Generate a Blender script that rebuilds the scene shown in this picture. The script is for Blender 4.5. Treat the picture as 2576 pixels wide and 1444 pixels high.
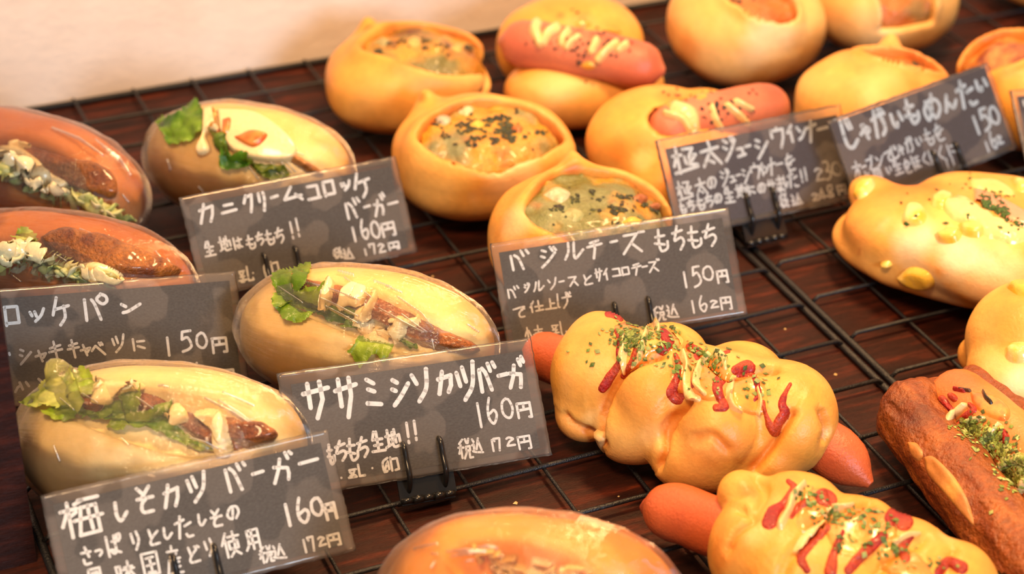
import bpy, math, random
import numpy as np
from mathutils import Matrix, Vector
from mathutils.bvhtree import BVHTree
random.seed(7); rng = np.random.default_rng(7)
for _o in list(bpy.data.objects): bpy.data.objects.remove(_o)
SC = bpy.context.scene; COL = SC.collection

# ------------------------------------------------------------------ camera
# pose solved from the square mesh of the wire racks (cells of 31 mm)
FPX = 4973.675
R3 = np.array([[0.91324476, -0.4068739, 0.02092008], [-0.20140579, -0.49550687, -0.84493115], [0.35414647, 0.76741552, -0.53446581]])
CAM = np.array([-0.17245465, -0.91386426, 0.46332256])
cd = bpy.data.cameras.new('camera'); cam = bpy.data.objects.new('camera', cd); COL.objects.link(cam)
cd.sensor_width = 36.0; cd.lens = FPX * 36.0 / 2576.0; cd.clip_start = 0.02; cd.clip_end = 50
cam.matrix_world = Matrix(((R3[0][0], -R3[1][0], -R3[2][0], CAM[0]), (R3[0][1], -R3[1][1], -R3[2][1], CAM[1]), (R3[0][2], -R3[1][2], -R3[2][2], CAM[2]), (0, 0, 0, 1)))
cd.dof.use_dof = True; cd.dof.focus_distance = 0.752; cd.dof.aperture_fstop = 8.5
SC.camera = cam

# ------------------------------------------------------------------ light
SC.view_settings.view_transform = 'Standard'; SC.view_settings.look = 'None'
SC.view_settings.gamma = 1.0; SC.view_settings.use_curve_mapping = False
SC.view_settings.exposure = 0.0
world = bpy.data.worlds.new('shop_interior'); SC.world = world; world.use_nodes = True
wn = world.node_tree; bg = wn.nodes['Background']
bg.inputs[0].default_value = (0.85, 0.74, 0.66, 1); bg.inputs[1].default_value = 0.36

def area(name, loc, target, size, power, color, size_y=None):
    l = bpy.data.lights.new(name, 'AREA'); l.energy = power; l.color = color
    l.shape = 'RECTANGLE'; l.size = size; l.size_y = size_y or size
    o = bpy.data.objects.new(name, l); COL.objects.link(o); o.location = loc
    o.rotation_euler = (Vector(target) - Vector(loc)).to_track_quat('-Z', 'Y').to_euler()
    return o
# warm lamp over the shelf, cool daylight from a window behind the viewer
area('display_lamp', (0.34, -0.26, 0.78), (0.20, -0.25, 0.0), 0.14, 8.6, (1.0, 0.57, 0.24))
area('warm_left_fill', (-0.30, -0.80, 1.10), (0.03, -0.25, 0.0), 0.26, 13.0, (1.0, 0.62, 0.30))  # added warm fill without a known source, brightens the left sides of the rolls
area('window_daylight', (0.25, -2.60, 0.88), (0.20, -0.2, 0.02), 0.55, 36.0, (0.66, 0.83, 1.0), 0.55)

# ------------------------------------------------------------------ helpers
PITCH = 0.031
ZB = 0.0020          # height of the top of the rack wires: breads rest here
BOARD = -0.0036      # top of the wooden shelf board

def ray(x, y):
    d = R3.T @ np.array([(x - 1288) / FPX, (y - 722) / FPX, 1.0]); return d / np.linalg.norm(d)
def un(x, y, z=0.0):
    d = ray(x, y); return CAM + d * (z - CAM[2]) / d[2]
def rpl(x, y, p0, n):
    d = ray(x, y); return CAM + d * ((p0 - CAM) @ n) / (d @ n)

def hash3(i, j, k, s):
    n = (i * 374761393 + j * 668265263 + k * 2147483647 + s * 1274126177) & 0xFFFFFFFF
    n = ((n ^ (n >> 13)) * 1274126177) & 0xFFFFFFFF
    n = n ^ (n >> 16)
    return (n & 0xFFFF) / 65535.0
def noise(P, f, s=0):
    """value noise, -1..1, P (...,3) in metres, f in cycles per metre"""
    Q = np.asarray(P, dtype=np.float64) * f + 100.0
    I = np.floor(Q).astype(np.int64); T = Q - I; T = T * T * (3 - 2 * T)
    i, j, k = I[..., 0], I[..., 1], I[..., 2]; u, v, w = T[..., 0], T[..., 1], T[..., 2]
    r = 0
    for a in (0, 1):
        for b in (0, 1):
            for c in (0, 1):
                r = r + hash3(i + a, j + b, k + c, s) * (u if a else 1 - u) * (v if b else 1 - v) * (w if c else 1 - w)
    return r * 2 - 1
def fbm(P, f, s=0, o=3):
    return sum(noise(P, f * 2 ** i, s + i) / 2 ** i for i in range(o)) / 1.6

def rot(yaw=0, pitch=0, roll=0):
    y, p, r = (math.radians(v) for v in (yaw, pitch, roll))
    Rz = np.array([[math.cos(y), -math.sin(y), 0], [math.sin(y), math.cos(y), 0], [0, 0, 1]])
    Ry = np.array([[math.cos(p), 0, math.sin(p)], [0, 1, 0], [-math.sin(p), 0, math.cos(p)]])
    Rx = np.array([[1, 0, 0], [0, math.cos(r), -math.sin(r)], [0, math.sin(r), math.cos(r)]])
    return Rz @ Ry @ Rx
def ell(P, c, s, M=None, p=2.0):
    Q = P - np.asarray(c)
    if M is not None: Q = Q @ M
    s = np.asarray(s)
    if p == 2.0:
        k0 = np.sqrt(((Q / s) ** 2).sum(-1)) + 1e-9
    else:
        k0 = (np.abs(Q / s) ** p).sum(-1) ** (1 / p) + 1e-9
    k1 = np.sqrt(((Q / s ** 2) ** 2).sum(-1)) + 1e-9
    return k0 * (k0 - 1) / k1
def cap(P, a, b, r0, r1=None):
    a = np.asarray(a); b = np.asarray(b); r1 = r0 if r1 is None else r1
    ab = b - a; t = np.clip(((P - a) @ ab) / (ab @ ab), 0, 1)
    return np.linalg.norm(P - a - t[..., None] * ab, axis=-1) - (r0 + (r1 - r0) * t)
def smin(a, b, k):
    h = np.clip(0.5 + 0.5 * (b - a) / k, 0, 1); return b * (1 - h) + a * h - k * h * (1 - h)
def smax(a, b, k): return -smin(-a, -b, k)

def nets(f, lo, hi, h, newton=2):
    """surface nets of the signed distance f over the box lo..hi"""
    ax = [np.arange(lo[i], hi[i] + h, h) for i in range(3)]
    G = np.stack(np.meshgrid(*ax, indexing='ij'), -1)
    V = f(G); S = V < 0; n = V.shape
    cs = tuple(m - 1 for m in n); acc = np.zeros(cs + (3,)); cnt = np.zeros(cs)
    quads = []; cid = np.full(cs, -1, np.int64); edges = []
    for a in range(3):
        sl0 = [slice(None)] * 3; sl1 = [slice(None)] * 3; sl0[a] = slice(0, -1); sl1[a] = slice(1, None)
        v0, v1 = V[tuple(sl0)], V[tuple(sl1)]; ch = S[tuple(sl0)] != S[tuple(sl1)]
        I = np.argwhere(ch); t = (v0[ch] / (v0[ch] - v1[ch]))
        pos = I.astype(float); pos[:, a] += t
        b, c = (a + 1) % 3, (a + 2) % 3
        ok = (I[:, b] > 0) & (I[:, c] > 0) & (I[:, b] < n[b] - 1) & (I[:, c] < n[c] - 1)
        for db in (0, 1):
            for dc in (0, 1):
                J = I[ok].copy(); J[:, b] -= db; J[:, c] -= dc
                np.add.at(acc, tuple(J.T), pos[ok]); np.add.at(cnt, tuple(J.T), 1)
        edges.append((a, b, c, I[ok], S[tuple(sl0)][ch][ok]))
    m = cnt > 0; cid[m] = np.arange(m.sum()); P = acc[m] / cnt[m][:, None] * h + np.array([x[0] for x in ax])
    for a, b, c, I, s in edges:
        def at(db, dc):
            J = I.copy(); J[:, b] -= db; J[:, c] -= dc; return cid[tuple(J.T)]
        q = np.stack([at(0, 0), at(1, 0), at(1, 1), at(0, 1)], 1)
        q[~s] = q[~s][:, ::-1]; quads.append(q)
    for _ in range(newton):
        e = h * 0.3; f0 = f(P)
        g = np.stack([(f(P + e * np.eye(3)[i]) - f0) / e for i in range(3)], -1)
        d = f0 / np.maximum((g * g).sum(-1), 0.25)
        P = P - np.clip(d, -h * .6, h * .6)[:, None] * g
    Q = np.concatenate(quads); a, b, c, e = (P[Q[:, i]] for i in range(4)); m = P.mean(0)
    if (np.cross(c - a, e - b) * ((a + c) / 2 - m)).sum() < 0: Q = Q[:, ::-1].copy()
    return P, Q

def tag(o, label=None, cat=None, group=None, kind=None):
    if label: o['label'] = label
    if cat: o['category'] = cat
    if group: o['group'] = group
    if kind: o['kind'] = kind
    return o
def thing(name, loc, label, cat, group=None):
    o = bpy.data.objects.new(name, None); COL.objects.link(o); o.location = Vector(loc); o.empty_display_size = 0.02
    return tag(o, label, cat, group)
def wloc(o):
    v = Vector((0, 0, 0))
    while o is not None: v = v + o.location; o = o.parent
    return v
def mk(name, P, F, mat, parent=None, col=None, smooth=True, kind=None, label=None):
    """one mesh object from world-space vertices"""
    P = np.asarray(P, float)
    if parent is not None: P = P - np.array(wloc(parent))
    me = bpy.data.meshes.new(name)
    if isinstance(F, np.ndarray):
        k = F.shape[1]; me.vertices.add(len(P)); me.vertices.foreach_set('co', P.astype(np.float32).ravel())
        me.loops.add(F.size); me.loops.foreach_set('vertex_index', F.astype(np.int32).ravel())
        me.polygons.add(len(F)); me.polygons.foreach_set('loop_start', np.arange(0, F.size, k, dtype=np.int32))
        me.polygons.foreach_set('loop_total', np.full(len(F), k, np.int32)); me.update(calc_edges=True); me.validate()
    else:
        me.from_pydata([tuple(p) for p in P], [], F)
    if col is not None:
        c = np.ones((len(P), 4), np.float32); c[:, :3] = np.clip(col, 0, 1)
        at = me.color_attributes.new('Col', 'FLOAT_COLOR', 'POINT'); at.data.foreach_set('color', c.ravel())
    if smooth: me.polygons.foreach_set('use_smooth', np.ones(len(me.polygons), bool))
    me.materials.append(mat)
    o = bpy.data.objects.new(name, me); COL.objects.link(o)
    if parent is not None: o.parent = parent
    if kind: o['kind'] = kind
    if label: o['label'] = label
    return o
def bvh(P, F): return BVHTree.FromPolygons([tuple(p) for p in P], [tuple(int(i) for i in q) for q in F])
def hit(B, x, y):
    d = ray(x, y); h = B.ray_cast(Vector(CAM), Vector(d)); 
    if h[0] is None: return None
    n = np.array(h[1]); return np.array(h[0]), (-n if n @ d > 0 else n)

def tube(pts, rad, seg=8, closed=True):
    pts = np.asarray(pts, float); n = len(pts); rad = np.broadcast_to(np.asarray(rad, float), (n,))
    T = np.gradient(pts, axis=0); T /= np.linalg.norm(T, axis=1)[:, None] + 1e-12
    ref = np.array([0, 0, 1.0]) if abs(T[0][2]) < 0.9 else np.array([1.0, 0, 0])
    P = []; u = np.cross(T[0], ref); u /= np.linalg.norm(u)
    for i in range(n):
        u = u - T[i] * (u @ T[i]); u /= np.linalg.norm(u) + 1e-12; v = np.cross(T[i], u)
        for k in range(seg):
            a = 2 * math.pi * k / seg; P.append(pts[i] + rad[i] * (math.cos(a) * u + math.sin(a) * v))
    F = [(i * seg + k, (i + 1) * seg + k, (i + 1) * seg + (k + 1) % seg, i * seg + (k + 1) % seg) for i in range(n - 1) for k in range(seg)]
    P.append(pts[0]); P.append(pts[-1]); a, b = n * seg, n * seg + 1
    F += [(a, k, (k + 1) % seg) for k in range(seg)] + [(b, (n - 1) * seg + (k + 1) % seg, (n - 1) * seg + k) for k in range(seg)]
    return np.array(P), F
def join(parts):
    P = []; F = []; o = 0
    for p, f in parts:
        P.append(np.asarray(p)); F += [tuple(int(i) + o for i in q) for q in f]; o += len(p)
    return np.concatenate(P), F
def spline(pts, n=6):
    pts = np.asarray(pts, float)
    if len(pts) < 3: return pts
    Q = np.vstack([2 * pts[0] - pts[1], pts, 2 * pts[-1] - pts[-2]]); out = []
    for i in range(1, len(Q) - 2):
        for t in np.arange(n) / n:
            a, b, c, d = Q[i - 1:i + 3]
            out.append(0.5 * ((2 * b) + (-a + c) * t + (2 * a - 5 * b + 4 * c - d) * t * t + (-a + 3 * b - 3 * c + d) * t ** 3))
    out.append(pts[-1]); return np.array(out)
def box(lo, hi):
    x0, y0, z0 = lo; x1, y1, z1 = hi
    P = np.array([(x0, y0, z0), (x1, y0, z0), (x1, y1, z0), (x0, y1, z0), (x0, y0, z1), (x1, y0, z1), (x1, y1, z1), (x0, y1, z1)])
    return P, [(0, 3, 2, 1), (4, 5, 6, 7), (0, 1, 5, 4), (1, 2, 6, 5), (2, 3, 7, 6), (3, 0, 4, 7)]

def patch(name, parent, B, mat, col, poly=None, line=None, rad=6, t=0.0015, edge=8, off=0.0, step=3.0, ruf=0.0, rf=260, jag=0.0, seed=0, cn=0.12, free=False, kind=None, curve=True, col2=None, c2f=300, label=None):
    """a raised layer (sauce, leaf, topping) lying on a surface, its outline given by sight lines that meet the surface"""
    if line is not None:
        L = spline(line, 5) if curve else np.asarray(line, float)
        rr = np.interp(np.linspace(0, 1, len(L)), np.linspace(0, 1, len(np.atleast_1d(rad))), np.atleast_1d(rad))
        lo = L.min(0) - rr.max() - step; hi = L.max(0) + rr.max() + step
    else:
        L = np.asarray(poly, float); L = spline(np.vstack([L, L[:1]]), 4) if curve else np.vstack([L, L[:1]])
        lo = L.min(0) - step; hi = L.max(0) + step
    xs = np.arange(lo[0], hi[0] + step, step); ys = np.arange(lo[1], hi[1] + step, step)
    X, Y = np.meshgrid(xs, ys, indexing='ij'); D = np.full(X.shape, 1e9 if poly is not None else -1e9); ins = np.zeros(X.shape, bool)
    for i in range(len(L) - 1):
        a, b = L[i], L[i + 1]; ab = b - a; l2 = ab @ ab + 1e-9
        tt = np.clip(((X - a[0]) * ab[0] + (Y - a[1]) * ab[1]) / l2, 0, 1)
        dd = np.hypot(X - a[0] - tt * ab[0], Y - a[1] - tt * ab[1])
        if poly is not None:
            D = np.minimum(D, dd)
            if abs(ab[1]) > 1e-9:
                c = ((a[1] > Y) != (b[1] > Y)) & (X < ab[0] * (Y - a[1]) / ab[1] + a[0]); ins ^= c
        else: D = np.maximum(D, rr[i] + (rr[i + 1] - rr[i]) * tt - dd)
    if poly is not None: D = np.where(ins, D, -D)
    if jag: D = D + jag * fbm(np.stack([X, Y, X * 0], -1) / 1000.0, 35, seed, 2)
    keep = D > (-0.3 * step if free else -1.5 * step); n = X.shape
    H = np.zeros(n + (3,)); N = np.zeros(n + (3,)); ok = np.zeros(n, bool)
    for i, j in np.argwhere(keep):
        h = hit(B, X[i, j], Y[i, j])
        if h: H[i, j], N[i, j], ok[i, j] = h[0], h[1], True
    for _ in range(3):
        M = N.copy()
        M[1:] += N[:-1]; M[:-1] += N[1:]; M[:, 1:] += N[:, :-1]; M[:, :-1] += N[:, 1:]
        N = M / (np.linalg.norm(M, axis=-1, keepdims=True) + 1e-9)
    x = D / edge; pr = np.where(x > 0, 1 - (1 - np.minimum(x, 1)) ** 2, 0.9 * x)
    ht = off * np.clip(D / 2 + 1, 0, 1) + t * np.maximum(pr, -0.6)
    if ruf: ht = ht + ruf * np.clip(D / 4, 0, 1) * (0.6 + 0.6 * fbm(H, rf, seed, 2))
    if free: ht = off + ruf * (0.5 + 0.75 * fbm(H, rf, seed, 2) + 0.9 * np.exp(-np.maximum(D, 0) / 9) * (0.4 + noise(H, 420, seed + 5)))
    P = H + N * np.maximum(ht, 0.0004)[..., None] if free else H + N * ht[..., None]
    idx = np.full(n, -1); idx[ok] = np.arange(ok.sum()); Pk = P[ok]
    q = np.stack([idx[:-1, :-1], idx[:-1, 1:], idx[1:, 1:], idx[1:, :-1]], -1).reshape(-1, 4); q = q[(q >= 0).all(1)]
    if not len(q): return None
    mx = np.max([np.linalg.norm(Pk[q[:, a]] - Pk[q[:, (a + 1) % 4]], axis=1) for a in range(4)], axis=0)
    q = q[mx < 0.0042 * max(step / 3, 1)]
    if not len(q): return None
    lab = np.arange(len(Pk))                       # keep the one connected piece that is largest
    for _ in range(400):
        m = lab[q].min(1); new = lab.copy()
        for a in range(4): np.minimum.at(new, q[:, a], m)
        if (new == lab).all(): break
        lab = new
    v, cn2 = np.unique(lab[q[:, 0]], return_counts=True); q = q[lab[q[:, 0]] == v[cn2.argmax()]]
    used = np.unique(q); re = np.full(len(Pk), -1); re[used] = np.arange(len(used)); q = re[q]; Pk = Pk[used]
    c = np.array(col)[None, :] * (1 + cn * fbm(Pk, 350, seed + 3)[:, None])
    if col2 is not None:
        w = np.clip(0.5 + 1.6 * fbm(Pk, c2f, seed + 9, 3), 0, 1)[:, None]; c = c * (1 - w) + np.array(col2) * w
    return mk(name, Pk, q, mat, parent, c, kind=kind, label=label)

def flakes(name, parent, B, mat, pts, size, cols, seed=0, lift=0.0003, thick=0.35, mn=3):
    """many tiny flakes (herbs, pepper) on a surface: one object"""
    r = random.Random(seed); Ps = []; Fs = []; Cs = []
    for (x, y) in pts:
        h = hit(B, x, y)
        if not h: continue
        p, n = h; a = np.cross(n, [r.uniform(-1, 1), r.uniform(-1, 1), r.uniform(-1, 1)]); a /= np.linalg.norm(a) + 1e-9; b = np.cross(n, a)
        n2 = n + 0.5 * (a * r.uniform(-1, 1) + b * r.uniform(-1, 1)); s = size * r.uniform(0.5, 1.3); w = s * r.uniform(0.4, 0.9)
        p = p + n * lift; q = [p + a * s, p + b * w + n2 * s * .2, p - a * s * .9 + n2 * s * .1, p - b * w]
        k = len(Ps); Ps += q + [p + n2 * s * thick]; c = cols[r.randrange(len(cols))]; Cs += [np.array(c) * r.uniform(.7, 1.2)] * 5
        Fs += [(k, k + 1, k + 4), (k + 1, k + 2, k + 4), (k + 2, k + 3, k + 4), (k + 3, k, k + 4)]
    if not Ps: return None
    return mk(name, Ps, Fs, mat, parent, np.array(Cs), smooth=False, kind='stuff')
def scatter(poly_or_c, n, seed=0, sx=40, sy=20):
    r = random.Random(seed)
    return [(poly_or_c[0] + r.gauss(0, sx), poly_or_c[1] + r.gauss(0, sy)) for _ in range(n)]

# ------------------------------------------------------------------ materials
def new_mat(name):
    m = bpy.data.materials.new(name); m.use_nodes = True; nt = m.node_tree; return m, nt, nt.nodes['Principled BSDF']
def tex_noise(nt, scale, detail=4, vec=None, rough=0.55):
    n = nt.nodes.new('ShaderNodeTexNoise'); n.inputs['Scale'].default_value = scale; n.inputs['Detail'].default_value = detail; n.inputs['Roughness'].default_value = rough
    if vec is not None: nt.links.new(vec, n.inputs['Vector'])
    return n
def objco(nt, scale=(1, 1, 1), rotz=0):
    tc = nt.nodes.new('ShaderNodeTexCoord'); mp = nt.nodes.new('ShaderNodeMapping'); mp.inputs['Scale'].default_value = scale; mp.inputs['Rotation'].default_value = (0, 0, rotz)
    nt.links.new(tc.outputs['Object'], mp.inputs['Vector']); return mp.outputs[0]
def add_bump(nt, b, src, dist, strength=1.0):
    bp = nt.nodes.new('ShaderNodeBump'); bp.inputs['Strength'].default_value = strength; bp.inputs['Distance'].default_value = dist
    nt.links.new(src, bp.inputs['Height']); nt.links.new(bp.outputs[0], b.inputs['Normal']); return bp
def mixcol(nt, a, b, fac, mode='MIX'):
    m = nt.nodes.new('ShaderNodeMix'); m.data_type = 'RGBA'; m.blend_type = mode
    for v, i in ((a, 6), (b, 7)):
        if isinstance(v, tuple): m.inputs[i].default_value = v
        else: nt.links.new(v, m.inputs[i])
    if isinstance(fac, float): m.inputs[0].default_value = fac
    else: nt.links.new(fac, m.inputs[0])
    return m.outputs[2]
def ramp(nt, src, stops):
    r = nt.nodes.new('ShaderNodeValToRGB'); e = r.color_ramp.elements
    while len(e) < len(stops): e.new(0.5)
    for el, (p, c) in zip(e, stops): el.position = p; el.color = c
    nt.links.new(src, r.inputs[0]); return r.outputs[0]
def attr_mat(name, rough, bump=(0, 1), sss=0.0, coat=0.0, spec=0.5, var=0.18, vs=900, trans=0.0):
    m, nt, b = new_mat(name)
    a = nt.nodes.new('ShaderNodeAttribute'); a.attribute_name = 'Col'; co = objco(nt)
    n = tex_noise(nt, vs, 3, co); lo = 1 - var
    g = ramp(nt, n.outputs[0], [(0.3, (lo, lo, lo, 1)), (0.7, (1, 1, 1, 1))])
    nt.links.new(mixcol(nt, a.outputs['Color'], g, 1.0, 'MULTIPLY'), b.inputs['Base Color'])
    b.inputs['Roughness'].default_value = rough; b.inputs['Specular IOR Level'].default_value = spec
    if sss: b.inputs['Subsurface Weight'].default_value = sss; b.inputs['Subsurface Radius'].default_value = (0.006, 0.003, 0.001); b.inputs['Subsurface Scale'].default_value = 1.0
    if coat: b.inputs['Coat Weight'].default_value = coat; b.inputs['Coat Roughness'].default_value = 0.12
    if bump[0]: add_bump(nt, b, tex_noise(nt, bump[1], 5, co).outputs[0], bump[0])
    if trans:
        tr = nt.nodes.new('ShaderNodeBsdfTranslucent'); nt.links.new(a.outputs['Color'], tr.inputs[0])
        mx = nt.nodes.new('ShaderNodeMixShader'); mx.inputs[0].default_value = trans
        nt.links.new(b.outputs[0], mx.inputs[1]); nt.links.new(tr.outputs[0], mx.inputs[2]); nt.links.new(mx.outputs[0], nt.nodes['Material Output'].inputs[0])
    return m
M_CRUST = attr_mat('baked_crust', 0.40, (0.00022, 650), sss=0.12, spec=0.45, var=0.10, vs=300)
M_STEAM = attr_mat('soft_white_bun', 0.5, (0.0004, 300), sss=0.15, spec=0.35, var=0.08, vs=260)
M_FLAKY = attr_mat('flaky_pastry', 0.33, (0.0014, 520), spec=0.6, var=0.4, vs=420)
M_SAUS = attr_mat('sausage_skin', 0.34, (0.0003, 900), sss=0.1, spec=0.5, var=0.12, vs=500)
M_SAUCE = attr_mat('glossy_sauce', 0.16, (0.0003, 500), sss=0.05, coat=0.5, var=0.12, vs=600)
M_KETCH = attr_mat('ketchup', 0.38, (0.0007, 900), coat=0.15, var=0.4, vs=900)
M_FILL = attr_mat('baked_filling', 0.3, (0.0008, 500), coat=0.25, var=0.3, vs=700)
M_FRY = attr_mat('fried_cutlet', 0.3, (0.0016, 700), coat=0.5, var=0.5, vs=800)
M_LEAF = attr_mat('lettuce_leaf', 0.3, (0.0008, 260), spec=0.5, var=0.25, vs=260, trans=0.3)
M_HERB = attr_mat('dried_herb', 0.6, (0, 1), var=0.1)

def wrap_mat():
    m = bpy.data.materials.new('cling_wrap'); m.use_nodes = True; nt = m.node_tree
    for n in list(nt.nodes):
        if n.type != 'OUTPUT_MATERIAL': nt.nodes.remove(n)
    out = nt.nodes['Material Output']
    tr = nt.nodes.new('ShaderNodeBsdfTransparent'); tr.inputs[0].default_value = (0.975, 0.965, 0.955, 1)
    gl = nt.nodes.new('ShaderNodeBsdfGlossy'); gl.inputs['Roughness'].default_value = 0.05; gl.inputs[0].default_value = (1, 1, 1, 1)
    fr = nt.nodes.new('ShaderNodeFresnel'); fr.inputs[0].default_value = 1.52
    a = nt.nodes.new('ShaderNodeAttribute'); a.attribute_name = 'Col'
    mt = nt.nodes.new('ShaderNodeMath'); mt.operation = 'MULTIPLY_ADD'; mt.inputs[1].default_value = 0.9; mt.inputs[2].default_value = 0.005; mt.use_clamp = True
    nt.links.new(fr.outputs[0], mt.inputs[0])
    # creases that run along the wrap: stretched noise, used as relief only
    co = objco(nt, (1, 1, 1))
    sep = nt.nodes.new('ShaderNodeAttribute'); sep.attribute_name = 'uvw'
    n1 = tex_noise(nt, 1.0, 4, sep.outputs['Vector'], 0.6)
    n2 = tex_noise(nt, 90, 3, co, 0.6)
    ad = nt.nodes.new('ShaderNodeMath'); ad.operation = 'MULTIPLY_ADD'; ad.inputs[1].default_value = 0.8
    nt.links.new(n2.outputs[0], ad.inputs[0]); nt.links.new(n1.outputs[0], ad.inputs[2])
    bp = nt.nodes.new('ShaderNodeBump'); bp.inputs['Strength'].default_value = 1.0; bp.inputs['Distance'].default_value = 0.0020
    nt.links.new(ad.outputs[0], bp.inputs['Height']); nt.links.new(bp.outputs[0], gl.inputs['Normal'])
    df = nt.nodes.new('ShaderNodeBsdfDiffuse'); df.inputs[0].default_value = (0.85, 0.80, 0.78, 1)
    m0 = nt.nodes.new('ShaderNodeMixShader'); m0.inputs[0].default_value = 0.022; nt.links.new(tr.outputs[0], m0.inputs[1]); nt.links.new(df.outputs[0], m0.inputs[2])
    mx = nt.nodes.new('ShaderNodeMixShader'); nt.links.new(mt.outputs[0], mx.inputs[0]); nt.links.new(m0.outputs[0], mx.inputs[1]); nt.links.new(gl.outputs[0], mx.inputs[2])
    nt.links.new(mx.outputs[0], out.inputs[0]); return m
M_WRAP = wrap_mat()
M_PLEAT = bpy.data.materials.new('wrap_pleat'); M_PLEAT.use_nodes = True; nt = M_PLEAT.node_tree
nt.nodes.remove(nt.nodes['Principled BSDF']); _t = nt.nodes.new('ShaderNodeBsdfTransparent'); _g = nt.nodes.new('ShaderNodeBsdfGlossy'); _g.inputs['Roughness'].default_value = 0.32
_m = nt.nodes.new('ShaderNodeMixShader'); _m.inputs[0].default_value = 0.5
nt.links.new(_t.outputs[0], _m.inputs[1]); nt.links.new(_g.outputs[0], _m.inputs[2]); nt.links.new(_m.outputs[0], nt.nodes['Material Output'].inputs[0])

def laminate_mat():
    m = bpy.data.materials.new('laminate_film'); m.use_nodes = True; nt = m.node_tree
    for n in list(nt.nodes):
        if n.type != 'OUTPUT_MATERIAL': nt.nodes.remove(n)
    out = nt.nodes['Material Output']; co = objco(nt)
    tr = nt.nodes.new('ShaderNodeBsdfTransparent'); tr.inputs[0].default_value = (0.95, 0.93, 0.91, 1)
    gl = nt.nodes.new('ShaderNodeBsdfGlossy'); gl.inputs['Roughness'].default_value = 0.16
    df = nt.nodes.new('ShaderNodeBsdfDiffuse'); df.inputs[0].default_value = (0.75, 0.66, 0.60, 1)
    fr = nt.nodes.new('ShaderNodeFresnel'); fr.inputs[0].default_value = 1.5
    nz = tex_noise(nt, 55, 2, co, 0.4); bl = ramp(nt, nz.outputs[0], [(0.47, (0.0, 0.0, 0.0, 1)), (0.50, (1, 1, 1, 1))])
    # blisters where the film has let go of the paper are duller and paler
    dm = nt.nodes.new('ShaderNodeMath'); dm.operation = 'MULTIPLY_ADD'; dm.inputs[1].default_value = 0.045; dm.inputs[2].default_value = 0.055
    nt.links.new(bl, dm.inputs[0])
    bp = nt.nodes.new('ShaderNodeBump'); bp.inputs['Distance'].default_value = 0.0006; bp.inputs['Strength'].default_value = 0.6
    nt.links.new(tex_noise(nt, 60, 2, co).outputs[0], bp.inputs['Height']); nt.links.new(bp.outputs[0], gl.inputs['Normal'])
    m1 = nt.nodes.new('ShaderNodeMixShader'); nt.links.new(dm.outputs[0], m1.inputs[0]); nt.links.new(tr.outputs[0], m1.inputs[1]); nt.links.new(df.outputs[0], m1.inputs[2])
    m2 = nt.nodes.new('ShaderNodeMixShader'); nt.links.new(fr.outputs[0], m2.inputs[0]); nt.links.new(m1.outputs[0], m2.inputs[1]); nt.links.new(gl.outputs[0], m2.inputs[2])
    nt.links.new(m2.outputs[0], out.inputs[0]); return m
M_LAM = laminate_mat()
M_PAPER, nt, b = new_mat('blackboard_paper')
co = objco(nt, (1, 3.0, 1)); n = tex_noise(nt, 900, 3, co)
nt.links.new(ramp(nt, n.outputs[0], [(0.35, (0.020, 0.018, 0.017, 1)), (0.7, (0.055, 0.052, 0.050, 1))]), b.inputs['Base Color']); b.inputs['Roughness'].default_value = 0.7
M_PAPER2, nt, b = new_mat('blackboard_paper_window_sheen')  # violet reflection of the window painted into the paper colour
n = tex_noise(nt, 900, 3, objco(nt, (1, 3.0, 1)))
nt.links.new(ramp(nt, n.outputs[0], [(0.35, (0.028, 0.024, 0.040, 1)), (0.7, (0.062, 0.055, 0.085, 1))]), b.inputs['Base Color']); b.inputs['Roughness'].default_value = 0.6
M_INK, nt, b = new_mat('white_marker_ink'); co = objco(nt)
nt.links.new(ramp(nt, tex_noise(nt, 800, 3, co).outputs[0], [(0.3, (0.80, 0.78, 0.76, 1)), (0.6, (0.93, 0.92, 0.90, 1))]), b.inputs['Base Color']); b.inputs['Roughness'].default_value = 0.6
M_METAL, nt, b = new_mat('black_enamelled_wire'); co = objco(nt)
b.inputs['Base Color'].default_value = (0.012, 0.012, 0.014, 1); b.inputs['Roughness'].default_value = 0.42; b.inputs['Specular IOR Level'].default_value = 0.45
add_bump(nt, b, tex_noise(nt, 1500, 2, co).outputs[0], 0.0004)
M_CLIP, nt, b = new_mat('black_clip_plastic'); b.inputs['Base Color'].default_value = (0.010, 0.010, 0.011, 1); b.inputs['Roughness'].default_value = 0.22
M_WOOD, nt, b = new_mat('dark_stained_wood')
co = objco(nt, (1, 7, 7)); n = tex_noise(nt, 28, 6, co, 0.62); n2 = tex_noise(nt, 9, 3, co, 0.5); n3 = tex_noise(nt, 260, 3, objco(nt, (1, 12, 12)))
c1 = ramp(nt, n.outputs[0], [(0.28, (0.014, 0.0042, 0.0030, 1)), (0.5, (0.036, 0.0082, 0.0046, 1)), (0.62, (0.080, 0.015, 0.007, 1)), (0.74, (0.26, 0.045, 0.012, 1))])
c2 = ramp(nt, n2.outputs[0], [(0.3, (0.6, 0.6, 0.6, 1)), (0.7, (1.15, 1.1, 1.05, 1))])
nt.links.new(mixcol(nt, c1, c2, 1.0, 'MULTIPLY'), b.inputs['Base Color']); b.inputs['Roughness'].default_value = 0.48; b.inputs['Specular IOR Level'].default_value = 0.2
add_bump(nt, b, n3.outputs[0], 0.0003)
M_WALL, nt, b = new_mat('plaster_wall'); co = objco(nt)
nt.links.new(ramp(nt, tex_noise(nt, 22, 6, co, 0.6).outputs[0], [(0.3, (0.80, 0.67, 0.58, 1)), (0.7, (0.88, 0.77, 0.69, 1))]), b.inputs['Base Color']); b.inputs['Roughness'].default_value = 0.85
fib = tex_noise(nt, 90, 8, objco(nt, (1, 1, 1.6)), 0.7); add_bump(nt, b, fib.outputs[0], 0.0012, 0.5)

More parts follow.
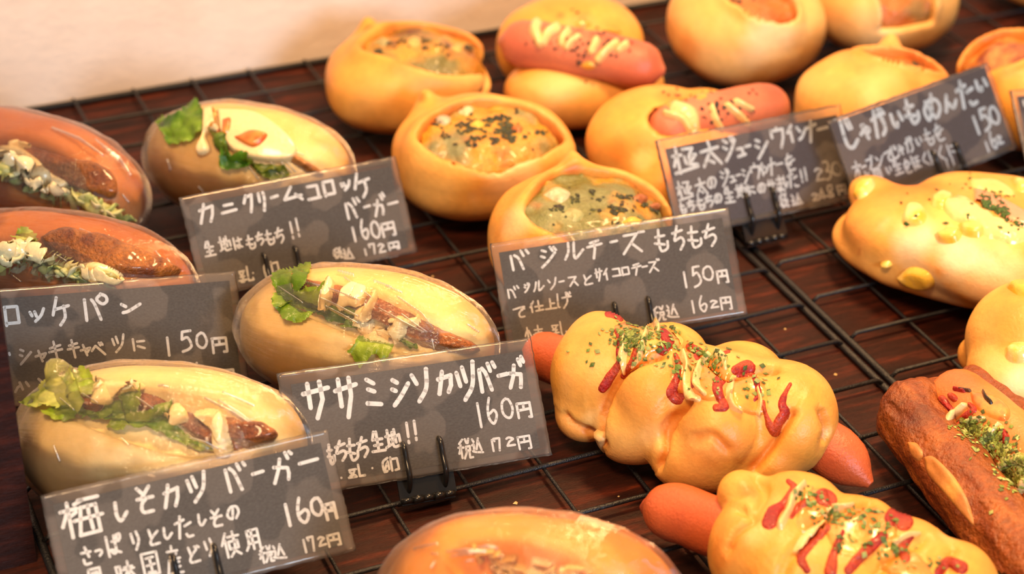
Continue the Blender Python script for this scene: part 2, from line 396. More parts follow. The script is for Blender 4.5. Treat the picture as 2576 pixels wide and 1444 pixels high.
# ------------------------------------------------------------------ setting
P, F = box((-1.2, 0.0042, -0.3), (1.7, 0.06, 1.2))
tag(mk('wall_back', P, F, M_WALL, smooth=False), 'cream plaster wall behind the bread shelf', None, None, 'structure')
t = thing('shelf_board', (0.2, -0.4, BOARD), 'dark red brown wooden shelf board under the wire racks', 'shelf')
P, F = box((-1.1, -0.9, BOARD - 0.02), (1.6, 0.0040, BOARD)); mk('board', P, F, M_WOOD, t, smooth=False)
# left upright of the shelf, nearest the camera: an upright post whose right edge runs down the left of the view
_pc = un(93, 1413, BOARD); vx, vy = _pc[0], _pc[1]
t = thing('shelf_post', (vx, vy, BOARD), 'dark brown wooden upright post at the left end of the shelf', 'post')
POST = t

def grid_rack(name, x0, x1, ys, xs, y0, y1, label):
    t = thing(name, ((x0 + x1) / 2, (y0 + y1) / 2, BOARD), label, 'wire rack', 'black wire racks side by side')
    fr = 0.0016; z = BOARD + fr
    for a, b2 in (((x0, y0), (x1, y0)), ((x1, y0), (x1, y1)), ((x1, y1), (x0, y1)), ((x0, y1), (x0, y0))):
        P, F = tube([(a[0], a[1], z), (b2[0], b2[1], z)], fr, 10); mk('frame_bar', P, F, M_METAL, t)
    for x in xs:
        P, F = tube([(x, y0 + 0.0012, z + 0.0010), (x, y0 + 0.0004, z + 0.0018), (x, y0 - 0.0012, z + 0.0020), (x, y0 - 0.004, -0.0001), (x, y1 + .004, -0.0001), (x, y1, z + 0.0022)], 0.00080, 8); mk('cross_wire', P, F, M_METAL, t)
    for y in ys:
        P, F = tube([(x0 + 0.0005, y, z + 0.0010), (x0 + 0.0030, y, 0.0012), (x1 - 0.0030, y, 0.0012), (x1 - 0.0005, y, z + 0.0010)], 0.00095, 8); mk('row_wire', P, F, M_METAL, t)
    return t
c = PITCH
grid_rack('wire_rack', -3 * c, 8 * c - 0.0016, [-r * c for r in range(1, 18)], [i * c for i in range(-2, 8)], -0.0006, -18 * c, 'black wire rack on the left, holding the wrapped rolls and buns')
grid_rack('wire_rack', 8.12 * c - 0.0002, 20.1 * c, [-(r - 0.075) * c for r in range(1, 18)], [(9.085 + i) * c for i in range(0, 11)], 0.0004, -(18 - .075) * c, 'black wire rack on the right, holding the corn breads and pastry')
P, F = box((vx - 0.075, vy, BOARD), (vx, vy + 0.022, 0.42)); mk('post', P, F, M_WOOD, POST, smooth=False)
# ------------------------------------------------------------------ hand lettering
# every character as pen strokes on a 0..10 grid (A = 10); '~' marks a curved stroke
G = {
'カ': "14 93 87 6A|41 34 0A", 'ニ': "22 82|08 A7", 'ク': "30 05|32 91 76 5A", 'リ': "21 26|~80 85 5A", 'ー': "06 A4", 'ム': "50 08 A7|76 AA",
'コ': "11 91 99|09 A9", 'ロ': "12 1A|11 91 99|19 99", 'ッ': "13 26|43 56|~A1 86 4A", 'ケ': "30 06|24 A3|~73 77 4A", 'ハ': "~33 26 0A|~63 86 AA",
'バ': "02 0A|~22 44 6A|60 73|90 A2", 'パ': "12 1A|~42 54 7A|~80 A1 A3 84 62 80", 'ガ': "15 76 78 6A|43 36 0A|71 83|90 A2", 'ン': "12 34|~19 48 A3", 'シ': "21 42|14 35|~1A 57 A3",
'ャ': "05 A3 77|30 6A", 'キ': "13 92|05 A4|40 6A", 'ベ': "06 32 AA|60 72|80 92", 'ツ': "12 26|41 55|~A0 86 3A", 'ソ': "11 34|~A0 86 3A", 'に': "11 1A|~43 93|~47 99",
'円': "01 0A|01 A1 AA 8A|52 55|15 95", '1': "50 5A", '5': "90 20 14|~14 63 97 69 1A", '0': "~50 12 07 3A 7A A6 81 50", '6': "~40 14 18 5A 97 75 26", '2': "~12 41 83 45 19|19 99",
'7': "13 01 81 6A", '3': "~10 60 73 35|~35 86 88 4A 1A", '4': "50 06 A6|62 6A", '8': "~80 30 23 76 78 4A 17 64 82", '!': "60 57|49 4A", '・': "55 56",
'は': "10 1A|43 A2|~70 78 59 47 A9", 'も': "~40 36 4A 99 A6|13 83|06 77", 'ち': "03 92|~50 24 16 75 97 5A", 'じ': "~10 08 4A A8|50 63|70 83", 'が': "~13 72 88 5A|40 1A|73 85|70 82|90 A2",
'ゃ': "~06 73 95 57|51 64|31 6A", 'い': "~11 17 39 47|~81 96", 'め': "~22 47 5A|~70 47 1A 06 33 72 A4 A7 7A", 'ん': "~40 0A 35 58 79 A5", 'た': "03 62|~40 1A|65 A4|~69 7A AA", 'オ': "03 A3|60 6A 49|63 09",
'ブ': "12 82 66 3A|80 91|90 A1", 'で': "~02 A1 56 5A 9A|73 84|92 A3", 'ジ': "21 42|14 35|~1A 57 93|70 82|90 A2", 'ル': "~31 26 0A|~60 5A A6", 'チ': "~81 22|04 A3|52 55 3A", 'ズ': "12 72 0A|46 8A|80 91|A0 A1",
'ス': "12 82 1A|55 9A", 'と': "20 35|~92 36 2A 9A", 'サ': "03 A2|20 27|70 75 4A", 'イ': "80 05|53 5A", 'ウ': "50 52|02 05|02 A2 96 6A", 'ナ': "04 A3|60 54 2A", 'を': "13 82|~50 16 65 57|~A4 36 3A 9A",
'せ': "04 A4|71 77 57|~31 39 9A", 'ま': "12 92|15 85|~50 59 2A 18 9A", 'し': "~20 17 4A A6", 'さ': "13 93|50 76|~27 3A 8A", 'っ': "~03 73 96 5A", 'ぱ': "10 1A|43 93|~60 68 49 37 99|~80 A0 A2 82 80", 'り': "~11 26|~70 85 4A",
'そ': "21 43|~81 35|15 95|~65 37 3A 8A", 'ど': "20 35|~82 36 2A 9A|70 82|90 A1", 'の': "~53 3A 07 32 82 96 6A", 'げ': "~10 08 19|43 A3|~70 76 4A|80 92|A0 A1", '仕': "~30 05|12 1A|45 A5|70 79|49 A9", '上': "50 5A|55 95|0A AA",
'梅': "03 43|20 2A|23 07|25 44|60 42|51 A1|53 4A 9A 93 53|36 A6|73 75|76 79", '風': "~11 08|11 91 98 AA|33 73|~34 37 77 74 34|53 59|29 88", '味': "13 17 37 33 13|54 94|45 A5|71 7A|75 4A|75 AA",
'国': "11 1A 9A 91 11|33 73|36 76|39 79|53 59", '産': "50 51|22 82|34 44|73 64|25 95|~25 0A|46 86|56 5A|48 88|2A 9A", '使': "~30 05|23 2A|42 A2|44 47 97 94 44|~70 77 4A|57 AA", '用': "~21 27 0A|21 91 9A|24 94|27 97|51 5A",
'極': "03 43|20 2A|23 07|51 91 74 76|54 57 77|0A A9|84 A4 86|67 A8", '太': "04 A3|~50 54 0A|~54 AA|48 69", '生': "~30 14|24 94|50 5A|27 87|0A AA", '地': "03 33|20 28|09 38|45 A3 A7|70 77|~51 59 A9",
'税': "40 12|04 44|22 2A|24 07|60 72|90 82|64 94 96 66 64|~67 4A|87 8A AA", '込': "10 22|~04 24 18|~08 39 AA|70 47|72 98", '乳': "~52 12|13 24|43 34|~15 45 36 3A 1A|07 57|~70 79 A9 A7", '卵': "~40 12 18 37|~33 19|60 6A|61 A1 A7 87|42 46",
'小': "50 5A|~33 07|~73 A7", '麦': "13 93|25 85|06 A6|50 56|~46 0A|37 77|~48 AA", 'ょ': "", '人': "~50 0A|~54 AA", 'く': "~80 15 9A", 'ほ': "10 1A|42 A2|45 A5|~72 78 59 47 A9", 'ュ': "12 72 78|09 A8", '厶': "",
}
def glyph(ch):
    out = []
    for s in G.get(ch, '').split('|'):
        if not s: continue
        cv = s[0] == '~'; s = s.lstrip('~'); p = [(int(q[0], 16) / 10, int(q[1], 16) / 10) for q in s.split()]
        out.append((p, cv))
    return out

def fit_card(pts, z0, W, H, roll0=0.0, tilt0=0.66):
    """pose of a W x H card whose lower edge is at height z0 and whose corners are seen along the given sight lines"""
    idx = [i for i in range(4) if pts[i] is not None]; obs = np.array([pts[i] for i in idx], float)
    def corners(q):
        x, y, yaw, tilt, roll, W, H = q
        u = np.array([math.cos(yaw) * math.cos(roll), math.sin(yaw) * math.cos(roll), math.sin(roll)]); n0 = np.array([math.sin(yaw), -math.cos(yaw), 0])
        w = math.cos(tilt) * np.array([0, 0, 1.0]) - math.sin(tilt) * n0; w = w - u * (w @ u); w /= np.linalg.norm(w)
        b = np.array([x, y, z0]); return np.array([b - u * W / 2 + w * H, b + u * W / 2 + w * H, b + u * W / 2, b - u * W / 2]), u, w
    def res(q):
        Y = (corners(q)[0] - CAM) @ R3.T
        e = np.stack([FPX * Y[:, 0] / Y[:, 2] + 1288, FPX * Y[:, 1] / Y[:, 2] + 722], 1)[idx] - obs
        return np.r_[e.ravel(), (q[4] - roll0) * 60, (q[3] - tilt0) * 60, (q[5] - W) * 6000, (q[6] - H) * 6000]
    c = un(*obs.mean(0), z0 + 0.015); q = np.array([c[0], c[1], 0.0, tilt0, roll0, W, H]); l = 1e-2
    for _ in range(120):
        e = res(q); J = np.stack([(res(q + 1e-6 * np.eye(7)[i]) - e) / 1e-6 for i in range(7)], 1); A = J.T @ J
        d = np.linalg.solve(A + l * np.diag(np.diag(A) + 1e-9), -J.T @ e)
        if (res(q + d) ** 2).sum() < (e ** 2).sum(): q = q + d; l *= .3
        else: l = min(l * 4, 1e9)
    return corners(q)

INK_L = 0.00035
def price_card(corner, z0, label, text, raws=(), m=(0.0035, 0.0035, 0.0040, 0.0028), W=0.101, H=0.0445, clip=None, seed=0, clip_label='', group='price cards standing among the breads'):
    """text: (crop x, crop y, crop scale, [(chars, cx, cy, w, h, pen px)...])"""
    (TL, TR, BR, BL), u, w = fit_card(corner, z0, W, H)
    n = np.cross(u, w); n /= np.linalg.norm(n)       # towards the viewer
    if n @ (CAM - BL) < 0: n = -n
    W = np.linalg.norm(BR - BL); H = np.linalg.norm(TL - BL)
    t = thing('price_card', (BL + BR) / 2, label, 'price card', group)
    def Q(a, b, h=0.0): return BL + u * a + w * b + n * h
    def slab(a0, a1, b0, b1, h0, h1, nx=1, ny=1, wob=0.0, rag=0.0):
        P = []; F = []
        for k, h in enumerate((h0, h1)):
            for j in range(ny + 1):
                for i in range(nx + 1):
                    a = a0 + (a1 - a0) * i / nx; b2 = b0 + (b1 - b0) * j / ny
                    p = Q(a, b2, h)
                    if rag and i in (0, nx): p = p + u * rag * (1 if i else -1) * noise(np.array([b2, seed, 0]), 900, 3)
                    if rag and j in (0, ny): p = p + w * rag * (1 if j else -1) * noise(np.array([a, seed, 9.0]), 700, 5)
                    if wob: p = p + n * wob * noise(np.array([a, b2, seed * .1]), 45, seed)
                    P.append(p)
        L = (nx + 1) * (ny + 1); at = lambda i, j, k: k * L + j * (nx + 1) + i
        for j in range(ny):
            for i in range(nx):
                F.append((at(i, j, 1), at(i + 1, j, 1), at(i + 1, j + 1, 1), at(i, j + 1, 1))); F.append((at(i, j, 0), at(i, j + 1, 0), at(i + 1, j + 1, 0), at(i + 1, j, 0)))
        for i in range(nx): F.append((at(i, 0, 0), at(i + 1, 0, 0), at(i + 1, 0, 1), at(i, 0, 1))); F.append((at(i, ny, 1), at(i + 1, ny, 1), at(i + 1, ny, 0), at(i, ny, 0)))
        for j in range(ny): F.append((at(0, j, 0), at(0, j, 1), at(0, j + 1, 1), at(0, j + 1, 0))); F.append((at(nx, j, 1), at(nx, j, 0), at(nx, j + 1, 0), at(nx, j + 1, 1)))
        return np.array(P), F
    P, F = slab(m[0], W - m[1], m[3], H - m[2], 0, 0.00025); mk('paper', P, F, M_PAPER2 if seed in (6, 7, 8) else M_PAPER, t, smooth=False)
    P, F = slab(0, W, 0, H, -0.0003, 0.00075, 60, 28, 0.00006, 0.00022); mk('laminate_film', P, F, M_LAM, t)
    # lettering: one mesh per written line
    def pq(x, y):
        p = rpl(x, y, BL, n) ; return np.array([(p - BL) @ u, (p - BL) @ w])
    def pen(strokes, r):
        P = []; F = []
        for s in strokes:
            for i in range(len(s)):
                k = len(P); rr = r * (1 + 0.12 * math.sin(17 * s[i][0] * 1e3 + i))
                for j in range(8): a = j * math.pi / 4; P.append(Q(s[i][0] + rr * math.cos(a), s[i][1] + rr * math.sin(a), INK_L + 0.00001 * (i % 3)))
                F.append(tuple(range(k, k + 8)))
                if i:
                    d = s[i] - s[i - 1]; L = np.linalg.norm(d)
                    if L < 1e-7: continue
                    o = np.array([-d[1], d[0]]) / L * r; k = len(P)
                    P += [Q(*(s[i - 1] - o), INK_L), Q(*(s[i] - o), INK_L), Q(*(s[i] + o), INK_L), Q(*(s[i - 1] + o), INK_L)]; F.append((k, k + 1, k + 2, k + 3))
        return P, F
    ox, oy, sc, lines = text
    mx0, mx1, my0, my1 = m[0] + .0006, W - m[1] - .0004, m[3] + .0006, H - m[2] - .0006
    for line in lines:
        st = []; px = 7
        for (ch, cx, cy, ww, hh, px) in line:
            c = pq(ox + cx / sc, oy + cy / sc); e = pq(ox + cx / sc + 1, oy + cy / sc); k = np.linalg.norm(e - c)   # metres per pixel here
            ww2, hh2 = 0.93 * ww / sc * k, hh / sc * k
            for p, cv in glyph(ch):
                a = [(c[0] + (x - .5) * ww2 + rng.uniform(-.02, .02) * ww2, c[1] - (y - .5) * hh2 + rng.uniform(-.02, .02) * hh2) for x, y in p]
                a = spline(a, 5) if cv else np.array(a)
                a[:, 0] = np.clip(a[:, 0], mx0, mx1); a[:, 1] = np.clip(a[:, 1], my0, my1); st.append(a); r = px / 2 * k
        if st: P, F = pen(st, r); mk('handwriting', P, F, M_INK, t, smooth=False)
    if raws:
        st = []
        for s, px in raws:
            v = [float(q) for q in s.split()]; a = np.array([pq(ox + v[i] / sc, oy + v[i + 1] / sc) for i in range(0, len(v), 2)]); a = spline(a, 4)
            a[:, 0] = np.clip(a[:, 0], mx0, mx1); a[:, 1] = np.clip(a[:, 1], my0, my1); st.append(a)
            r = px / 2 * 0.00017
        P, F = pen(st, r); mk('handwriting', P, F, M_INK, t, smooth=False)
    if clip:
        c0 = pq(*clip)[0]; ct = thing('card_clip', Q(c0, 0), clip_label, 'card clip', 'black hinge clips holding the cards')
        hb = -(z0 - 0.0028) / max(w[2], .3)           # down to the rack
        for s in (-1, 1):
            a = c0 + s * 0.0072; r = 0.0010
            pts = spline([Q(a, hb * .55, -0.0014), Q(a, -0.0020, 0.0016), Q(a, 0.002, 0.0030), Q(a, 0.007, 0.0024), Q(a, 0.0115, 0.0026), Q(a, 0.0132, 0.0012), Q(a, 0.0128, -0.0005)], 5)
            rr = np.interp(np.linspace(0, 1, len(pts)), [0, .3, .6, .9, 1], [r * .9, r * 1.1, r, r * .9, r * .7]); P, F = tube(pts, rr, 10); mk('prong', P, F, M_CLIP, ct)
        P, F = slab(c0 - 0.0112, c0 + 0.0112, hb + 0.0015, 0.0035, -0.0016, -0.0006); mk('back_plate', P, F, M_CLIP, ct, smooth=False)
        for i in range(5):
            a = c0 - 0.0105 + i * 0.0042; P, F = tube([Q(a, hb + 0.001, -0.0003), Q(a + 0.0039, hb + 0.001, -0.0003)], 0.0015 if i % 2 else 0.0012, 10); mk('hinge_knuckle', P, F, M_CLIP, ct)
        P, F = slab(c0 - 0.0105, c0 + 0.0105, hb - 0.0006, hb + 0.0004, -0.0075, -0.0012); mk('base_leaf', P, F, M_CLIP, ct, smooth=False)
    return (BL, BR, TL, u, w, n)

def L_(s, *rows, px=7):
    """rows of (cx, cy, w, h), one per character of s"""
    return [(ch,) + tuple(r) + (px,) for ch, r in zip(s, rows)]

price_card([(-25, 729), (592, 677), (622, 970), (16, 1028)], 0.010, 'dark price card at the far left, its left end hidden by the upright post', (0, 660, 3.8, [
  L_('ロッケ', (110, 505, 165, 190), (345, 500, 160, 130), (580, 470, 170, 260), px=8), L_('パン', (905, 430, 250, 240), (1240, 430, 210, 110), px=8),
  L_('シャキキャベツに', (235, 895, 130, 150), (390, 895, 110, 100), (530, 855, 130, 190), (700, 830, 110, 160), (815, 840, 100, 100), (935, 830, 130, 110), (1125, 775, 130, 150), (1325, 780, 140, 110), px=6),
  L_('150円', (1605, 805, 30, 160), (1780, 755, 120, 180), (1925, 745, 100, 130), (2095, 785, 140, 140), px=6.5),
  L_('162円', (1790, 1090, 25, 110), (1895, 1055, 80, 170), (2020, 1070, 120, 100), (2175, 1080, 120, 120), px=6), L_('り', (1520, 1050, 60, 90), px=5)]),
  [("145 1240 165 1200 190 1180", 6), ("185 1150 200 1180 215 1215", 6), ("245 1145 275 1185", 6), ("365 1115 400 1145", 6), ("85 870 90 885", 6)], seed=1, clip=(300, 1005), clip_label='black clip behind the wrapped green-leaf bun, under the leftmost price card', m=(0.0035, 0.0030, 0.0036, 0.0022))
price_card([(450, 502), (995.5, 393), (1046, 634), (509, 749)], 0.010, 'dark price card directly in front of the wrapped bun with the red sauce patch', (440, 380, 4.011, [
  L_('カニ', (318, 610, 180, 210), (540, 580, 160, 120), px=7.5), L_('クリーム', (745, 520, 110, 190), (875, 490, 90, 210), (1000, 462, 70, 40), (1180, 430, 190, 150), px=7.5), L_('コロッケ', (1395, 415, 130, 150), (1550, 370, 130, 150), (1715, 345, 110, 90), (1885, 345, 170, 230), px=7.5),
  L_('バーガー', (1800, 580, 150, 180), (1935, 560, 60, 25), (2060, 535, 140, 200), (2200, 525, 110, 25), px=6.5),
  L_('160円', (1805, 845, 30, 130), (1910, 790, 80, 180), (2020, 790, 85, 150), (2150, 785, 130, 130), px=6),
  L_('生地はもちもち!!', (345, 985, 110, 140), (500, 940, 120, 140), (630, 930, 90, 110), (760, 920, 90, 130), (855, 885, 80, 120), (950, 870, 90, 140), (1055, 850, 90, 150), (1175, 800, 30, 160), (1235, 770, 30, 170), px=5.2),
  L_('税込172円', (1640, 1030, 90, 90), (1745, 1040, 100, 100), (1925, 1040, 25, 90), (1995, 985, 75, 110), (2085, 980, 80, 100), (2210, 970, 110, 110), px=5), L_('乳・卵', (710, 1260, 150, 170), (785, 1230, 20, 20), (965, 1200, 170, 150), px=5)]), seed=2, clip=(713, 690), clip_label='black clip whose prongs hold the card behind the wrapped cutlet roll')
price_card([(696, 940), (1332.5, 853), (1387.5, 1143), None], 0.0095, 'dark price card in front of the wrapped cutlet roll, sharpest and with bold writing', (680, 840, 3.4375, [
  L_('ササミシソカツ', (405, 570, 240, 310), (660, 545, 200, 330), (0, 0, 0, 0), (1120, 490, 180, 230), (1295, 450, 160, 250), (1510, 405, 150, 200), (1690, 415, 190, 300), px=11),
  L_('バーガ', (1880, 370, 150, 220), (2005, 355, 80, 30), (2125, 330, 160, 250), px=10),
  L_('160円', (1805, 705, 30, 190), (1915, 665, 90, 210), (2045, 640, 95, 150), (2190, 655, 120, 130), px=6.5),
  L_('もちもち生地!!', (520, 1040, 60, 160), (610, 1010, 100, 170), (705, 1000, 100, 180), (800, 980, 100, 170), (925, 930, 120, 160), (1055, 910, 130, 150), (1185, 855, 35, 170), (1250, 835, 35, 160), px=7.2),
  L_('・乳・卵', (612, 1245, 20, 20), (745, 1220, 150, 160), (880, 1160, 20, 20), (1035, 1150, 150, 150), px=6),
  L_('税込172円', (1680, 995, 120, 150), (1785, 970, 90, 120), (1920, 965, 30, 90), (1965, 950, 70, 110), (2075, 930, 90, 80), (2195, 935, 110, 110), px=5.5)]),
  [("825 395 890 430", 10), ("840 480 900 500", 10), ("840 602 960 608", 10)], seed=3, clip=(1070, 1190), clip_label='black clip with two bare prongs, hinge in plain view on the rack', m=(0.0045, 0.0042, 0.0046, 0.0034), H=0.0462)
price_card([(104, 1250), (822, 1081), (897, 1383.5), (165.6, 1561)], 0.010, 'dark price card lowest at the left, before the wrapped green-leaf bun', (90, 1070, 3.1415, [
  L_('梅しそカツ', (360, 710, 350, 320), (670, 680, 100, 150), (860, 575, 170, 220), (1070, 545, 150, 190), (1270, 490, 170, 220), px=9.5), L_('バーガー', (1590, 400, 170, 220), (1755, 375, 90, 30), (1950, 315, 190, 240), (2155, 285, 160, 30), px=9),
  L_('160円', (1990, 710, 35, 170), (2110, 670, 100, 200), (2220, 640, 90, 130), (2340, 670, 110, 130), px=8.5),
  L_('さっぱりとしたしその', (400, 1030, 100, 130), (500, 1000, 60, 60), (615, 950, 130, 160), (790, 910, 80, 140), (930, 880, 100, 120), (1040, 850, 70, 90), (1165, 800, 130, 170), (1310, 745, 60, 90), (1425, 725, 110, 140), (1560, 680, 110, 110), px=7),
  L_('風味国産どり使用', (470, 1190, 120, 150), (700, 1140, 170, 160), (905, 1085, 160, 190), (1090, 1060, 140, 220), (1245, 1020, 110, 120), (1370, 965, 80, 130), (1540, 940, 150, 190), (1710, 895, 130, 170), px=6.5),
  L_('税込172円', (1820, 1020, 110, 120), (1920, 1000, 100, 110), (2125, 955, 25, 100), (2180, 930, 60, 120), (2260, 915, 70, 80), (2355, 905, 100, 110), px=6)]), seed=4, clip=(505, 1470), clip_label='black clip at the bottom left, on the lowest price card')
price_card([(1222, 608), (1834, 523), (1881, 791), (1283, 893)], 0.012, 'dark price card behind the large braided sausage bread, tops into the front basil bun', (1210, 510, 3.733, [
  L_('バジルチーズ', (370, 540, 180, 170), (630, 510, 180, 170), (865, 440, 190, 160), (1070, 430, 150, 180), (1245, 365, 70, 25), (1430, 360, 230, 210), px=6.5), L_('もちもち', (1690, 355, 130, 200), (1855, 330, 110, 220), (2000, 320, 130, 200), (2150, 305, 130, 210), px=6.5),
  L_('バジルソースとサイコロチーズ', (305, 840, 110, 100), (430, 800, 60, 80), (540, 780, 110, 90), (665, 760, 90, 100), (755, 740, 50, 15), (865, 730, 100, 100), (1000, 720, 100, 90), (1105, 680, 70, 110), (1175, 670, 50, 100), (1270, 655, 80, 80), (1355, 640, 80, 80), (1460, 620, 90, 110), (1535, 600, 50, 15), (1625, 590, 110, 110), px=4.6),
  L_('で仕上げ', (360, 1025, 110, 100), (520, 975, 130, 100), (650, 950, 110, 90), (780, 920, 140, 140), px=4.6), L_('小麦・乳', (440, 1230, 60, 120), (540, 1220, 100, 140), (612, 1222, 20, 20), (725, 1190, 150, 140), px=4),
  L_('150円', (1915, 725, 25, 140), (2025, 695, 90, 180), (2130, 660, 100, 120), (2265, 690, 100, 120), px=5.5), L_('税込162円', (1670, 1045, 120, 130), (1795, 1020, 110, 120), (1990, 980, 25, 110), (2085, 950, 80, 140), (2190, 950, 90, 80), (2300, 940, 100, 120), px=4.8)]), seed=5, clip=(1597, 820), clip_label='black clip peeping over the large braided sausage bread', m=(0.0032, 0.0034, 0.0040, 0.0028))
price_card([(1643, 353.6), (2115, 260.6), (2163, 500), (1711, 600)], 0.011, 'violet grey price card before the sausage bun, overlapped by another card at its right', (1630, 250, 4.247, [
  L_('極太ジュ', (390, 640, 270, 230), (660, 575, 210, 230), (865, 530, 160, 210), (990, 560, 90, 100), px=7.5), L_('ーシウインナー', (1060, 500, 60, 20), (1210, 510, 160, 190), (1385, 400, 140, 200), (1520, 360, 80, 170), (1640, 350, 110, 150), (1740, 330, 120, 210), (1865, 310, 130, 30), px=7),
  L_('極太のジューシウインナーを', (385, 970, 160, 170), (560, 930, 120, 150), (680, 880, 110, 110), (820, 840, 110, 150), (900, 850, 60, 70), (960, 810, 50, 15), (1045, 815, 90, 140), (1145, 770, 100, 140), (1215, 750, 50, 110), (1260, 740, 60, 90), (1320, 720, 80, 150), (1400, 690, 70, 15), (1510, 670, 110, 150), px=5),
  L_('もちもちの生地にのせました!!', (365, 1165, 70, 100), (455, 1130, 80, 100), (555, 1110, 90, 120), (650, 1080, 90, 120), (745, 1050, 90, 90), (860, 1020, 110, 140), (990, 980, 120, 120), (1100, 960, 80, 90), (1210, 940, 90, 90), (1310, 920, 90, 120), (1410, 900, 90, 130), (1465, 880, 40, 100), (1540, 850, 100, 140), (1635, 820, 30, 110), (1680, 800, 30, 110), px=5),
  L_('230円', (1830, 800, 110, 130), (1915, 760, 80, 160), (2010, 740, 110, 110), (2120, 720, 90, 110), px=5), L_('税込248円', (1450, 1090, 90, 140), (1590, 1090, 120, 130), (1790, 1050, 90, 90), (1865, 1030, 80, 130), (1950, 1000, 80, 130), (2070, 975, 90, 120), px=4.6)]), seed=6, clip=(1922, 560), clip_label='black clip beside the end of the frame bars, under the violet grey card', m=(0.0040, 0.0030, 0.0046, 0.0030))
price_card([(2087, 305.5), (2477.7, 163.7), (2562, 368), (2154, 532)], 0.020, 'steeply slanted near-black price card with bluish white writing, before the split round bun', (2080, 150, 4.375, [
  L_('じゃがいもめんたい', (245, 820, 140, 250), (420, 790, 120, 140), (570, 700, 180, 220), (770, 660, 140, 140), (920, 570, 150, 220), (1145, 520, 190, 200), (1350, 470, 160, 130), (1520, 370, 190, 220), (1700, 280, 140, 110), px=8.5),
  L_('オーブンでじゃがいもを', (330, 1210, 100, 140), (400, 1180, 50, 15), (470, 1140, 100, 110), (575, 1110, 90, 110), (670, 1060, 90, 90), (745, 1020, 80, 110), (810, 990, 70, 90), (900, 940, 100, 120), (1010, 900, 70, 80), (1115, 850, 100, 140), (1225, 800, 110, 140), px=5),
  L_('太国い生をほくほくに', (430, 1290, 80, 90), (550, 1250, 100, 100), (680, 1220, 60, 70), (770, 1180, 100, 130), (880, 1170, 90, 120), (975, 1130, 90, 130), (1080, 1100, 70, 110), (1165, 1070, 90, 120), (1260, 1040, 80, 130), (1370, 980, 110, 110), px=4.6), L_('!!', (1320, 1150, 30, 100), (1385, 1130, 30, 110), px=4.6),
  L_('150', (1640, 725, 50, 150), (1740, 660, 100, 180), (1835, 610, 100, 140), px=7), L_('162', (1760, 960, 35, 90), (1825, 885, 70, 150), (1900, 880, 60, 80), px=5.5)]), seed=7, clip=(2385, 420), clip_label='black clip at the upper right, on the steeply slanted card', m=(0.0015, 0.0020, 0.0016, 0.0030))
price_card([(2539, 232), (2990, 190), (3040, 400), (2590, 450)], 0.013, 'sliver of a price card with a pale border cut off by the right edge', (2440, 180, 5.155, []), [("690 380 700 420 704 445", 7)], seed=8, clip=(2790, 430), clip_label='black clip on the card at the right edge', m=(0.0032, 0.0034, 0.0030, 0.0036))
# ------------------------------------------------------------------ breads
GOLD = np.array((0.84, 0.375, 0.062)); PALE = np.array((0.92, 0.56, 0.20)); BAKE = np.array((0.72, 0.19, 0.022)); CHAR = np.array((0.30, 0.07, 0.012)); WHITE = np.array((0.90, 0.76, 0.50))
def lerp(a, b, w): w = np.asarray(w)[..., None]; return a * (1 - w) + np.asarray(b) * w
def crust_col(P, N, pale=0.35, bake=0.5, seed=0, top=0.05, spots=()):
    """oven colouring: paler low on the sides and where dough was stretched, browner on the crown; plus a darker band close to the base"""
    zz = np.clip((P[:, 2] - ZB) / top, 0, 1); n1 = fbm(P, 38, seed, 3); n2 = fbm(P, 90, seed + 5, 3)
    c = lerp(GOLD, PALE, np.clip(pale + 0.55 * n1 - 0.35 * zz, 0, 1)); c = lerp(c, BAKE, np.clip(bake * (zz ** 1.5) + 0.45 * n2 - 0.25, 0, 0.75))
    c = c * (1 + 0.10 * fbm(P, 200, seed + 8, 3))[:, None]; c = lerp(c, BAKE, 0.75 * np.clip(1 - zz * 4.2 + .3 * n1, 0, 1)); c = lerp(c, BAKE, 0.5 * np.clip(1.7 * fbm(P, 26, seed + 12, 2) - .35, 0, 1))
    for (p, r, col, s) in spots:
        d = np.linalg.norm(P - p, axis=1) * (1 + 0.5 * n2); c = lerp(c, np.array(col), s * np.clip(1.5 - 1.5 * d / r, 0, 1))
    return c
def normals(P, F):
    N = np.zeros_like(P); a, b, c, d = (P[F[:, i]] for i in range(4)); n = np.cross(c - a, d - b)
    for i in range(4): np.add.at(N, F[:, i], n)
    return N / (np.linalg.norm(N, axis=1)[:, None] + 1e-12)
def body(f, lo, hi, h, name, parent, mat, colf, keep=None, **kw):
    P, F = nets(f, lo, hi, h); c = colf(P, normals(P, F)); o = mk(name, P, F, mat, parent, c, **kw)
    return o, P, F
def spot(B, x, y, r, col, s):
    h = hit(B, x, y); return (h[0], r, col, s) if h else None
def recol(o, P, F, fn):
    c = np.ones((len(P), 4), np.float32); c[:, :3] = np.clip(fn(P, normals(P, F)), 0, 1); o.data.color_attributes['Col'].data.foreach_set('color', c.ravel())
def spots_px(B, L, mpp=0.0002):
    """crust spots, scorched or pale, some with daylight on the front painted in; x, y, radius px, colour, strength"""
    return [q for q in (spot(B, x, y, r * mpp, col, s) for x, y, r, col, s in L) if q]

